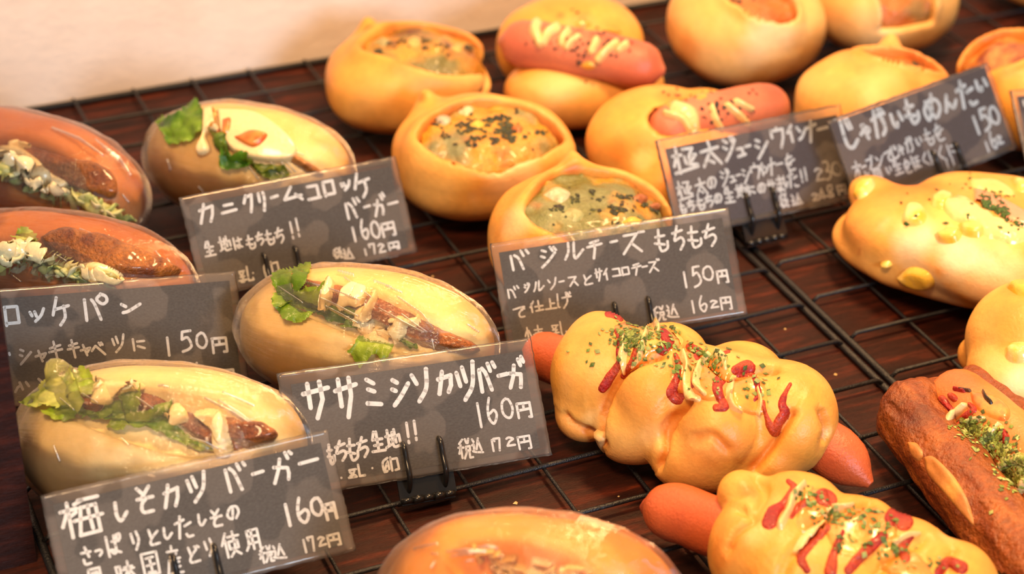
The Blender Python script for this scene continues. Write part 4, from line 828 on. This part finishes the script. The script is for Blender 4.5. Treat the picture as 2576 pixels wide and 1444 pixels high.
t, B, P, F, fin = wrapped('wrapped_brown_roll', 'film wrapped brown glazed roll with egg and cabbage, just above the leftmost card', 'sandwich', gy, (-0.0560, -0.2120), (0.0590, 0.0300, 0.0268), -34, 89, ((0, 620), (300, 700), 0.0120, 0.016, 0.052), BRC(89), bunname='roll')
cut(t, B, [(105, 600), (150, 585), (250, 600), (380, 650), (450, 690), (400, 700), (310, 695), (200, 665), (130, 630)], 1, off=.001, tt=.004, col=(.50, .16, .02)); B1 = topb(t)
patch('cabbage_pile', t, B1, M_LEAF, (.78, .72, .34), poly=[(-10, 620), (60, 610), (140, 635), (230, 665), (300, 695), (250, 712), (150, 700), (60, 690), (-10, 680)], t=.001, off=.004, ruf=.004, rf=200, jag=8, edge=8, seed=4, col2=(.54, .58, .16), c2f=160, kind='stuff')
B1 = topb(t); shreds(t, B1, (-5, 640), (240, 700), 26, 9); leaf(t, B1, [(38, 605), (70, 590), (98, 598), (100, 622), (60, 615)], 31, LET, LETP); B1 = topb(t)
mayo(t, B1, poly=[(0, 625), (50, 612), (110, 625), (140, 640), (120, 655), (60, 650), (0, 655)], seed=3, col=(.88, .74, .40)); mayo(t, B1, poly=[(200, 668), (250, 665), (300, 690), (290, 702), (230, 700)], seed=4, col=(.9, .7, .36))
fin([[(381, 672), (402, 684)], [(391, 631), (415, 660)], [(28, 690), (52, 708)], [(345, 625), (360, 640)], [(420, 650), (436, 672)], [(200, 575), (260, 600)], [(300, 655), (330, 668)], [(140, 640), (165, 655)]])
t, B, P, F, fin = wrapped('wrapped_noodle_roll', 'film wrapped brown roll with noodles, cut off at the bottom edge', 'sandwich', gy, (0.0400, -0.4760), (0.0500, 0.0320, 0.0312), -32, 97, ((1150, 1415), (1500, 1530), 0.0095, 0.014, 0.054), (lambda P, N: lerp(lerp(np.array((.84, .36, .06)), np.array((.66, .19, .025)), np.clip(.2 + .8 * fbm(P, 40, 97, 3), 0, 1)), np.array((.9, .56, .2)), np.clip(1.6 * fbm(P, 24, 98, 2) - .3, 0, .8))), bunname='roll')
B1 = topb(t); r = random.Random(3)
for i in range(34):
    x = 1180 + r.random() * 260; y = 1395 + (x - 1180) * .18 + r.gauss(0, 12); a = r.uniform(-1, 1.5); L = r.uniform(25, 55)
    patch('noodle', t, B1, M_SAUCE, (0.78, 0.50, 0.14) if i % 3 else (.62, .34, .08), line=[(x, y), (x + L * .5 * math.cos(a), y + L * .4 * math.sin(a) + 7), (x + L * math.cos(a + .5), y + L * .6 * math.sin(a + .5))], rad=4.2, t=.0016, edge=4, off=.0012, step=2.6, seed=i)
fin([[(1200, 1377), (1225, 1376), (1250, 1378)], [(1123, 1388), (1170, 1385), (1217, 1387)], [(1133, 1399), (1180, 1393), (1222, 1386)], [(1084, 1428), (1094, 1412)], [(1085, 1393), (1100, 1392)], [(1170, 1412), (1190, 1408)], [(1040, 1380), (1100, 1366)]])
# ------------------------------------------------------------------ braided sausage breads
def lobed(name, part, label, cat, group, org, lobes, seed, k, h, colf, mat, ext, cut_z=True, noise_a=0.0008, core=None, grooves=()):
    t = thing(name, (org[0], org[1], ZB), label, cat, group)
    L = []
    for (x, y, z, sa, sb, sz, yaw, pit, rol) in lobes:
        p = un(x, y, z); L.append((p, (sa, sb, sz), rot(yaw, pit, rol)))
    C = np.array([q[0] for q in L]); R = max(max(q[1]) for q in L)
    lo = C.min(0) - R; hi = C.max(0) + R; lo[2] = ZB - .003; hi[2] = max(q[0][2] + max(q[1][2], .6 * max(q[1]) if abs(1) else 0) for q in L) + .003
    def f(P):
        d = None if core is None else cap(P, core[0], core[1], core[2])
        for q, s, M in L:
            e = ell(P, q, s, M, 2.15); d = e if d is None else smin(d, e, k)
        d = d - noise_a * fbm(P, 55, seed, 2)
        return smax(d, ZB - P[..., 2], 0.003)
    P, F = nets(f, lo, hi, h)
    if grooves:
        B0 = bvh(P, F); N = normals(P, F); dp = np.zeros(len(P))
        for (ln, depth, wd) in grooves:
            pts = [q[0] for q in (hit(B0, x, y) for x, y in spline(ln, 5)) if q]
            if len(pts) < 2: continue
            dist = np.full(len(P), 9.0); side = np.zeros(len(P))
            for a, b in zip(pts[:-1], pts[1:]):
                if np.linalg.norm(a - b) < .02:
                    q = cap(P, a, b + 1e-6, 0.0); cl = q < dist; dist = np.where(cl, q, dist)
                    side = np.where(cl, np.sign(((P - a) * np.cross(b - a, ray(*ln[0]))).sum(1)), side)
            # one fold of dough overlaps the next: a narrow cleft with the nearer lip standing proud
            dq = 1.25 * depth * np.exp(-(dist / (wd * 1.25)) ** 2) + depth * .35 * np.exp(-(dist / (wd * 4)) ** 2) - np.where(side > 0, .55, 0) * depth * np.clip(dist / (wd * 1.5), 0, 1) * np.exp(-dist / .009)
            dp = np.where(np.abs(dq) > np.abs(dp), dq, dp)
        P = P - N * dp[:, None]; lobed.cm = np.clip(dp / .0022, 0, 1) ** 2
    o = mk(part, P, F, mat, t, colf(P, None)); return t, o, P, F, bvh(P, F)
def dough_cols(seed, L=None, k=0.0015):
    def g(P, N):
        c = crust_col(P, N, .30, .55, seed, .06); return c
    return g
YW = math.degrees(math.atan2(*(un(2080, 1090, .03) - un(1440, 930, .03))[[1, 0]]))
REDK = (0.38, 0.004, 0.003); REDO = (0.52, 0.055, 0.008); MAY2 = (0.88, 0.56, 0.22)
gt = 'braided breads baked round a long sausage'
t, o, P, F, B = lobed('braided_sausage_bread', 'dough', 'large golden braided bread round a long sausage, whole in view, green herbs on its crown', 'bread', gt, (0.150, -0.392), [
    (1505, 905, .026, .0150, .0195, .0185, YW + 8, 0, 0), (1475, 1035, .013, .0120, .0135, .0110, YW, 0, 0),
    (1640, 985, .027, .0155, .0235, .0200, YW + 22, 0, 12), (1600, 1070, .016, .0160, .0150, .0140, YW + 15, 0, 0), (1678, 920, .026, .0165, .0165, .0165, YW + 10, 0, 0),
    (1800, 1060, .026, .0165, .0225, .0195, YW + 28, 0, 12), (1760, 1145, .015, .0190, .0150, .0130, YW + 10, 0, 0), (1865, 960, .026, .0170, .0150, .0155, YW + 6, 0, 0),
    (1990, 1055, .025, .0170, .0215, .0190, YW + 12, 0, 8), (1905, 1145, .015, .0170, .0150, .0135, YW, 0, 0)], 101, .0036, .0012, dough_cols(101), M_CRUST, .1, core=(un(1525, 950, .024), un(1950, 1050, .024), .0212), grooves=[
    ([(1663, 892), (1601, 913), (1559, 947), (1534, 988), (1517, 1030), (1511, 1080), (1517, 1114)], .0028, .0016), ([(1730, 1014), (1697, 1055), (1676, 1089), (1668, 1131), (1655, 1172)], .0028, .0016),
    ([(1994, 1039), (1960, 1097), (1927, 1143), (1898, 1181)], .0024, .0014), ([(1760, 884), (1810, 930), (1839, 947), (1893, 930), (1944, 926)], .0026, .0018), ([(1601, 809), (1617, 821)], .002, .0015),
    ([(1747, 1101), (1790, 1095), (1830, 1130)], .0012, .0014), ([(2070, 1040), (2082, 1075), (2075, 1106)], .0018, .0013), ([(1421, 1047), (1442, 1068), (1492, 1089)], .0020, .0015), ([(1700, 830), (1735, 870), (1760, 884)], .0018, .0016)])
S = spots_px(B, ((1500, 850, 70, BAKE, .45), (1620, 1000, 70, BAKE, .35), (1535, 1020, 26, PALE, .8), (1670, 1090, 50, PALE, .7), (1840, 1100, 60, BAKE, .45), (2085, 1085, 18, PALE, .9), (1500, 1060, 40, PALE, .8), (1850, 1200, 70, (.86, .5, .12), .8), (1830, 895, 50, (.88, .52, .14), .7), (1700, 1000, 28, PALE, .5)), .00017)
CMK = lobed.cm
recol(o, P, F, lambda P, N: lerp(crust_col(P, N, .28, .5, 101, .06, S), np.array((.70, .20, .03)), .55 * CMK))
s1, Pa, Fa = sausage(t, [un(1338, 880, .013), un(1420, 912, .018), un(1760, 1010, .024), un(2050, 1105, .018), un(2190, 1222, .010)], 0.0102, 5, (0.60, 0.13, 0.04), tp=2.6, pw=1.7)
def twist_top(t, B, reds, mays, herbs, seed, glaze=()):
    for i, pl in enumerate(glaze): patch('cheese_glaze', t, B, M_SAUCE, (.88, .44, .08), poly=pl, t=.0009, edge=14, seed=seed + i, jag=8, col2=(.82, .26, .04), c2f=70, ruf=.0004, rf=200)
    if glaze: B = topb(t)
    for i, (L, r) in enumerate(reds):
        r = [q * 1.35 for q in r] if isinstance(r, list) else r * 1.3
        patch('ketchup', t, B, M_KETCH, REDK, line=L, rad=r, t=.0006, edge=6, seed=seed + i, jag=3, col2=REDO, c2f=120, cn=.2)
    for i, (L, r) in enumerate(mays):
        patch('mayonnaise', t, B, M_SAUCE, MAY2, line=L, rad=r, t=.0026, edge=max(r) if isinstance(r, list) else r, seed=seed + 50 + i, cn=.05)
    B2 = topb(t); pts = []
    for i, (x, y, n, sx, sy) in enumerate(herbs): pts += scatter((x, y), n, seed + 90 + i, sx, sy)
    flakes('parsley_flakes', t, B2, M_HERB, pts, 0.00125, ((0.10, 0.17, 0.02), (0.20, 0.27, 0.05), (0.06, 0.10, 0.015), (0.28, 0.34, 0.10)), seed, thick=.25)
twist_top(t, B, [
    ([(1530, 789), (1548, 793), (1562, 803)], [7, 8, 4]), ([(1549, 831), (1557, 855), (1556, 888), (1559, 913), (1536, 947), (1516, 978)], [5, 4, 4, 6, 9, 8]), ([(1606, 874), (1588, 915), (1568, 947)], [8, 6, 5]),
    ([(1670, 838), (1681, 859), (1665, 881)], [8, 12, 9]), ([(1736, 872), (1756, 883)], 8), ([(1699, 893), (1707, 915), (1704, 945), (1693, 975), (1690, 990), (1702, 1006), (1714, 998)], [4, 5, 5, 8, 11, 9, 6]),
    ([(1752, 893), (1759, 913), (1746, 941), (1741, 974)], [5, 5, 4, 3]), ([(1770, 890), (1810, 906), (1826, 938), (1806, 966), (1811, 999), (1824, 1022), (1802, 1026)], [5, 6, 12, 10, 9, 8, 8]), ([(1812, 890), (1834, 884)], 3),
    ([(1852, 932), (1880, 918), (1888, 930), (1860, 938)], 9), ([(1858, 947), (1890, 940), (1904, 963), (1908, 991), (1898, 1006)], [3, 5, 6, 5, 3]), ([(1988, 966), (1974, 991), (1968, 1020), (1974, 1038), (1957, 1064), (1949, 1086), (1934, 1064), (1924, 1034), (1921, 1009)], [3, 5, 8, 9, 9, 9, 7, 4, 3])],
   [([(1566, 845), (1570, 877), (1566, 906), (1570, 938)], [8, 10, 10, 6]), ([(1627, 832), (1616, 870), (1606, 902), (1590, 924)], [7, 9, 7, 5]), ([(1648, 815), (1655, 828)], 7), ([(1716, 888), (1727, 924), (1727, 963), (1738, 995), (1754, 1003)], [8, 9, 9, 11, 9]),
    ([(1784, 893), (1758, 922), (1752, 966), (1772, 990)], [6, 9, 9, 6]), ([(1799, 888), (1818, 902), (1824, 925)], [8, 10, 6]), ([(1845, 950), (1834, 984), (1841, 1020), (1862, 1034)], [7, 8, 8, 6]), ([(1906, 977), (1913, 1013), (1906, 1040)], [4, 6, 5])],
   [(1591, 843, 190, 26, 22), (1660, 845, 60, 26, 22), (1795, 902, 40, 26, 14), (1791, 945, 22, 22, 18), (1720, 915, 20, 20, 25), (1640, 892, 30, 35, 22), (1745, 880, 30, 30, 10), (1900, 965, 20, 30, 25), (1520, 870, 14, 45, 30)], 7,
   [[(1545, 820), (1600, 805), (1680, 820), (1720, 850), (1700, 880), (1640, 890), (1610, 925), (1580, 945), (1560, 900)], [(1690, 900), (1740, 885), (1800, 890), (1830, 930), (1840, 985), (1800, 1010), (1760, 1000), (1715, 990), (1690, 960)], [(1845, 950), (1890, 940), (1925, 965), (1930, 1020), (1910, 1045), (1860, 1030), (1840, 1000)]])
P2, F2 = tube(spline([un(1512, 1092, .016), un(1516, 1118, .010), un(1521, 1136, .006)], 4), [.0032, .0014, .0009][0:1] * 0 or np.linspace(.003, .0008, 9)); mk('dough_drip', P2, F2, M_CRUST, t, np.tile(np.array((.72, .42, .16)), (len(P2), 1)))
YW2 = math.degrees(math.atan2(*(un(2440, 1420, .03) - un(1840, 1300, .03))[[1, 0]]))
t, o, P, F, B = lobed('braided_sausage_bread', 'dough', 'golden braided bread with a thick pointed sausage end, cut off by the bottom edge', 'bread', gt, (0.145, -0.490), [
    (1872, 1248, .032, .0095, .0095, .0090, YW2, 0, 0), (1903, 1380, .024, .0165, .0185, .0180, YW2 + 10, 0, 8), (2010, 1315, .027, .0180, .0180, .0172, YW2 + 14, 0, 0), (1990, 1440, .023, .0180, .0200, .0180, YW2 + 14, 0, 0),
    (2140, 1372, .027, .0180, .0180, .0172, YW2 + 10, 0, 0), (2120, 1475, .023, .0180, .0200, .0180, YW2 + 14, 0, 0), (2270, 1428, .026, .0175, .0175, .0170, YW2 + 4, 0, 0), (2270, 1540, .022, .0200, .0220, .0180, YW2 + 10, 0, 0), (2390, 1490, .024, .0165, .0175, .0165, YW2, 0, 0)], 113, .0034, .0014, dough_cols(113), M_CRUST, .1, core=(un(1960, 1400, .023), un(2360, 1500, .022), .0165), grooves=[
    ([(1860, 1275), (1900, 1300), (1850, 1340), (1830, 1380)], .0020, .0015), ([(1905, 1200), (1925, 1240), (1900, 1290)], .0016, .0014), ([(2080, 1300), (2040, 1345), (1990, 1400), (1970, 1444)], .0022, .0016), ([(2190, 1260), (2150, 1290), (2100, 1300)], .0016, .0015), ([(2330, 1350), (2290, 1380), (2250, 1400), (2200, 1440)], .0018, .0015), ([(2400, 1380), (2380, 1410), (2390, 1440)], .0016, .0015)])
S = spots_px(B, ((1880, 1235, 35, BAKE, .8), (1810, 1400, 60, BAKE, .5), (1900, 1340, 50, PALE, .5), (2380, 1350, 30, PALE, .5)), .00016)
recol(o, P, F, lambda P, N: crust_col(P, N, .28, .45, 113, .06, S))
s1, Pa, Fa = sausage(t, [un(1622, 1272, .012), un(1700, 1290, .016), un(1860, 1345, .021), un(2150, 1420, .024), un(2420, 1520, .020)], 0.0107, 8, (0.60, 0.12, 0.035), tp=2.8, pw=1.6)
P2, F2 = tube(spline([un(1640, 1270, .012), un(1627, 1278, .009), un(1634, 1290, .006)], 4), np.linspace(.0036, .0020, 9)); mk('sausage_tip', P2, F2, M_SAUS, t, np.tile(np.array((.55, .10, .04)), (len(P2), 1)))
twist_top(t, B, [
    ([(1984, 1211), (1998, 1227), (1972, 1265), (1945, 1290), (1936, 1314)], [5, 8, 7, 13, 14]), ([(2030, 1262), (2009, 1276), (1991, 1302)], [6, 7, 4]), ([(2072, 1250), (2085, 1256)], 16), ([(2079, 1327), (2037, 1369), (2014, 1402), (2030, 1434)], [9, 10, 9, 7]),
    ([(2121, 1337), (2103, 1376), (2089, 1438)], [4, 6, 12]), ([(2222, 1348), (2173, 1392), (2135, 1434)], [9, 11, 9]), ([(2250, 1300), (2272, 1312), (2276, 1325)], [18, 18, 8]), ([(2292, 1351), (2271, 1376), (2278, 1404)], [5, 9, 9]), ([(2418, 1428), (2386, 1412), (2362, 1440)], [14, 9, 8])],
   [([(2022, 1218), (1995, 1250), (1984, 1281), (1963, 1322)], [8, 11, 10, 11]), ([(2072, 1313), (2026, 1348), (2005, 1386)], [6, 9, 10]), ([(2145, 1271), (2107, 1278), (2082, 1288)], [4, 8, 7]), ([(2250, 1364), (2285, 1348), (2309, 1344)], [9, 7, 5])],
   [(2037, 1253, 26, 20, 14), (2092, 1300, 40, 22, 14), (2180, 1300, 30, 30, 14), (2131, 1369, 14, 25, 20), (2246, 1390, 34, 30, 16), (2222, 1322, 16, 22, 14), (2360, 1420, 14, 25, 12)], 17,
   [[(2020, 1240), (2070, 1235), (2100, 1290), (2090, 1340), (2040, 1350), (2000, 1320)], [(2100, 1290), (2200, 1280), (2250, 1330), (2240, 1380), (2160, 1410), (2100, 1380), (2080, 1330)], [(2200, 1380), (2260, 1370), (2320, 1400), (2340, 1460), (2240, 1450)]])

# ------------------------------------------------------------------ sausage pastry
a0 = un(2285, 1048, .0150); d = (un(2490, 1300, .015) - a0) * np.array([1, 1, 0]); d /= np.linalg.norm(d); sd = np.array([d[1] * -1, d[0], 0])
b0 = un(2474, 985, .0145)
t = thing('sausage_pastry', (a0[0] + .03, a0[1] - .06, ZB), 'dark brown flaky oblong pastry with red and green topping, at the lower right', 'pastry')
def f(P):
    r = 0.0013 * fbm(P, 55, 201, 3) + 0.0014 * fbm(P * np.array([1.0, 0.28, 1.0]), 260, 202, 2)
    Q = P * np.array([1, 1, 0.93]) ; z = np.array([1, 1, .93])
    e1 = a0 + d * .17; d1 = cap(Q, a0 * z, e1 * z, .0128, .0140)
    d2 = cap(P, a0 + np.array([.004, .001, .004]), b0, .0095, .0095); e3 = b0 + d * .17; d3 = cap(P, b0, e3, .0110)
    m = (a0 + b0) / 2; q = np.abs((P - m) @ sd) - np.linalg.norm((b0 - a0) @ sd) * .5; l = np.abs((P - m) @ d - .085) - .085
    d4 = np.maximum(np.maximum(q, l), np.abs(P[..., 2] - .010) - .008)
    e = smin(smin(d1, d2, .004), smin(d3, d4, .004), .004) - r
    return smax(e, ZB - P[..., 2], .004)
lo = np.minimum(a0, e3 := b0 + d * .17) - .024; hi = np.maximum(b0, a0 + d * .17) + .024; lo[2] = ZB - .003; hi[2] = .046; lo[1] = max(lo[1], a0[1] - .135)
FL1 = np.array((.31, .066, .011)); FL2 = np.array((.11, .022, .008)); FL3 = np.array((.56, .165, .022))
def pc(P, N):
    Ps = P * np.array([1.0, .3, 1.0]); c = lerp(FL1, FL3, np.clip(.15 + 1.0 * fbm(P, 45, 205, 3) + .8 * fbm(Ps, 240, 206, 2), 0, 1)); c = lerp(c, FL2, np.clip(1.3 * fbm(P, 45, 207, 3) + 14 * (P[:, 2] - .022) * (((P - a0) @ sd) < .016), 0, .85)); return c
o, P, F = body(f, lo, hi, .0014, 'crust', t, M_FLAKY, pc); B = bvh(P, F)
for i, (pl, cc) in enumerate((([(2283, 1112), (2305, 1115), (2322, 1140), (2312, 1160), (2292, 1145)], (.62, .26, .06)), ([(2325, 1150), (2350, 1150), (2400, 1200), (2435, 1260), (2450, 1320), (2425, 1300), (2375, 1240), (2335, 1195)], (.72, .34, .08)))):
    patch('torn_crust', t, B, M_CRUST, cc, poly=pl, t=.0008, edge=8, col2=(.50, .2, .05), c2f=90, seed=i)
sausage(t, [un(2368, 985, .018), un(2440, 1030, .021), un(2600, 1160, .022), un(2680, 1260, .02)], .0125, 9, (.78, .26, .06))
B1 = topb(t)
patch('sauce_glaze', t, B1, M_SAUCE, (.62, .16, .03), poly=[(2440, 985), (2500, 995), (2540, 1030), (2530, 1060), (2480, 1045), (2450, 1020)], t=.0012, edge=12, col2=(.75, .3, .05)); B1 = topb(t)
for i, (L, r) in enumerate([([(2370, 1005), (2384, 1022), (2394, 1030)], 9), ([(2392, 996), (2400, 1002)], 8), ([(2412, 1062), (2430, 1046), (2450, 1030), (2440, 1018)], [5, 8, 8, 6]), ([(2485, 1138), (2498, 1122)], 8), ([(2520, 1085), (2530, 1100), (2530, 1112)], [9, 10, 6]), ([(2550, 1150), (2540, 1165)], 7), ([(2402, 978), (2425, 982)], 5)]):
    patch('ketchup', t, B1, M_KETCH, REDK, line=L, rad=r, t=.0015, edge=6, seed=i, jag=3, col2=REDO, c2f=150)
for i, (L, r) in enumerate([([(2388, 1048), (2405, 1040), (2428, 1020)], [9, 9, 7]), ([(2440, 1060), (2462, 1055), (2475, 1052)], [8, 7, 5]), ([(2478, 1120), (2480, 1105), (2500, 1090), (2515, 1070)], [8, 9, 8, 6]), ([(2515, 1190), (2530, 1165), (2560, 1155), (2590, 1165)], [9, 12, 13, 12]), ([(2565, 1235), (2580, 1210)], 10)]):
    patch('mayonnaise', t, B1, M_SAUCE, (.86, .62, .28), line=L, rad=r, t=.003, edge=8, seed=i)
patch('burnt_cheese', t, B1, M_FILL, (.03, .02, .012), line=[(2472, 985), (2480, 1000), (2492, 1012)], rad=[3, 6, 5], t=.002, edge=5, jag=4); patch('burnt_cheese', t, B1, M_FILL, (.08, .03, .02), line=[(2415, 980), (2440, 984)], rad=4, t=.0015, edge=4, jag=3)
B1 = topb(t); GC = ((.20, .26, .03), (.34, .42, .08), (.10, .12, .02), (.45, .5, .15))
pts = scatter((2434, 1075), 170, 1, 16, 14) + scatter((2485, 1100), 190, 2, 20, 20) + scatter((2520, 1130), 130, 3, 20, 14) + scatter((2550, 1165), 200, 4, 25, 14) + scatter((2560, 1200), 160, 5, 20, 16) + [(2500, 1195), (2520, 1225), (2532, 1256), (2495, 1290)]
flakes('parsley_flakes', t, B1, M_HERB, pts, .0011, GC, 3, thick=.25)
# ------------------------------------------------------------------ corn and cheese breads
t, o, P, F, B = lobed('corn_cheese_bread', 'crust', 'broad flat yellow bread folded over cheese, with ham and parsley, cut by the right edge', 'bread', 'flat folded cheese breads', (0.335, -0.335), [
    (2425, 636, .013, .0585, .0380, .0125, -44, 0, 0), (2362, 590, .024, .0415, .0290, .0165, -44, 0, 0), (2540, 650, .026, .0440, .0320, .0170, -50, 0, 0), (2172, 482, .028, .0050, .0050, .0045, 0, 0, 0),
    (2200, 488, .028, .009, .009, .006, 0, 0, 0), (2460, 510, .026, .028, .018, .012, -30, 0, 0), (2640, 600, .022, .04, .035, .018, -50, 0, 0)], 131, .0065, .0019, dough_cols(131), M_CRUST, .1)
S = spots_px(B, ((2300, 470, 90, BAKE, .5), (2160, 590, 60, BAKE, .35), (2310, 600, 80, WHITE, .8), (2420, 640, 90, WHITE, .85), (2350, 720, 70, WHITE, .6), (2480, 610, 60, BAKE, .3), (2161, 633, 7, (.5, .1, .02), 1), (2400, 540, 80, (.92, .60, .16), .9), (2520, 580, 80, (.92, .62, .18), .9), (2290, 560, 50, (.92, .60, .18), .6), (2320, 765, 30, (.66, .22, .04), .8), (2500, 720, 90, WHITE, .5), (2230, 730, 30, (.7, .28, .05), .6)), .0002)
recol(o, P, F, lambda P, N: crust_col(P, N, .40, .45, 131, .05, S))
CY = (0.86, 0.50, 0.05)
for i, (pl, e) in enumerate((([(2268, 545), (2280, 515), (2310, 512), (2330, 530), (2325, 560), (2295, 570), (2272, 565)], 16), ([(2255, 700), (2290, 672), (2330, 680), (2350, 705), (2345, 725), (2310, 730), (2275, 718)], 16), ([(2150, 470), (2165, 455), (2195, 453), (2200, 470), (2175, 495), (2152, 500)], 12), ([(2350, 590), (2390, 575), (2420, 585), (2405, 610), (2365, 610)], 12),
                           ([(2410, 565), (2450, 560), (2480, 580), (2460, 598), (2420, 590)], 12), ([(2340, 500), (2370, 485), (2400, 500), (2380, 525), (2345, 520)], 10), ([(2540, 450), (2576, 455), (2590, 480), (2560, 480)], 12), ([(2215, 660), (2235, 655), (2245, 668), (2228, 675)], 8))):
    patch('cheese_lump', t, B, M_SAUCE, CY, poly=pl, t=.0032, edge=e, seed=i, col2=(.92, .68, .26), c2f=90)
patch('melted_cheese', t, B, M_SAUCE, (.90, .68, .26), poly=[(2370, 505), (2420, 495), (2460, 520), (2500, 545), (2560, 570), (2600, 590), (2540, 610), (2480, 590), (2420, 560), (2380, 540)], t=.0022, edge=20, seed=3, ruf=.0012, rf=160, jag=10)
patch('melted_cheese', t, B, M_SAUCE, (.88, .58, .18), poly=[(2440, 450), (2500, 450), (2540, 470), (2550, 490), (2500, 484), (2450, 472)], t=.0012, edge=8, seed=4)
B1 = topb(t); patch('ham_slice', t, B1, M_SAUCE, (.84, .36, .20), poly=[(2449, 478), (2485, 487), (2530, 508), (2590, 545), (2590, 572), (2535, 556), (2500, 530), (2466, 522), (2452, 505)], t=.0012, edge=5, off=.0008, seed=1)
B1 = topb(t); flakes('parsley_flakes', t, B1, M_HERB, [(2470 + i * .75, 508 + i * .34 + random.gauss(0, 7)) for i in range(90)] + scatter((2500, 495), 26, 5, 25, 5) + scatter((2400, 500), 22, 6, 80, 35) + scatter((2550, 560), 16, 7, 20, 15), .0013, ((.03, .08, .01), (.06, .13, .02)), 5, thick=.4)
t, o, P, F, B = lobed('corn_cheese_bread', 'crust', 'smooth golden bread with a small side lobe, right edge, just above the dark pastry', 'bread', 'flat folded cheese breads', (0.335, -0.425), [
    (2622, 862, .024, .0300, .0285, .0232, -50, 0, 0), (2458, 893, .012, .0075, .0080, .0070, -20, 0, 0), (2650, 955, .019, .034, .028, .018, -55, 0, 0)], 137, .0022, .0019, dough_cols(137), M_CRUST, .1)
S = spots_px(B, ((2530, 800, 70, BAKE, .4), (2560, 960, 60, WHITE, .9), (2500, 930, 50, PALE, .8), (2440, 925, 30, BAKE, .4)), .00018)
recol(o, P, F, lambda P, N: crust_col(P, N, .35, .4, 137, .05, S))
patch('cheese_lump', t, B, M_SAUCE, CY, poly=[(2527, 880), (2545, 862), (2580, 862), (2600, 885), (2580, 910), (2550, 912), (2530, 900)], t=.004, edge=20, col2=(.92, .68, .26)); patch('cheese_lump', t, B, M_SAUCE, CY, poly=[(2530, 722), (2560, 710), (2600, 715), (2600, 745), (2560, 742)], t=.003, edge=12)

# crumbs lying on the board
CL = ['pale crumb on bare board above the wrapped noodle roll', 'largest crumb, at a wire crossing right above the noodle roll', 'faint crumb between wires left of the thick sausage tip', 'single white crumb left of the double frame bars', 'tiny crumb on the board above the wrapped cutlet roll',
      'crumb beside the double frame bars, above the pastry', 'small crumb touching the row wire right of the largest crumb', 'tiny crumb left of the dark pastry']
for i, (x, y, s) in enumerate(((1298, 1266, .0011), (1459, 1291, .0017), (1556, 1250, .0006), (1975, 829, .0008), (1088, 697, .0007), (2102, 943, .0010), (1476, 1308, .0008), (2230, 1095, .0006))):
    p = un(x, y, BOARD); P = np.array([p + np.array(v) * s * np.array([random.uniform(.7, 1.3), random.uniform(.5, 1), .6]) for v in ((1, 0, 0), (0, 1, 0), (-1, 0, 0), (0, -1, 0), (0, 0, 0), (0, 0, 1.2))]); P[:, 2] += .0002
    F = [(0, 1, 5), (1, 2, 5), (2, 3, 5), (3, 0, 5), (1, 0, 4), (2, 1, 4), (3, 2, 4), (0, 3, 4)]
    tag(mk('crumb', P, F, M_CRUST, None, np.tile(np.array((.8, .5, .2)), (6, 1)), smooth=False), CL[i], 'crumb', 'bread crumbs on the board')
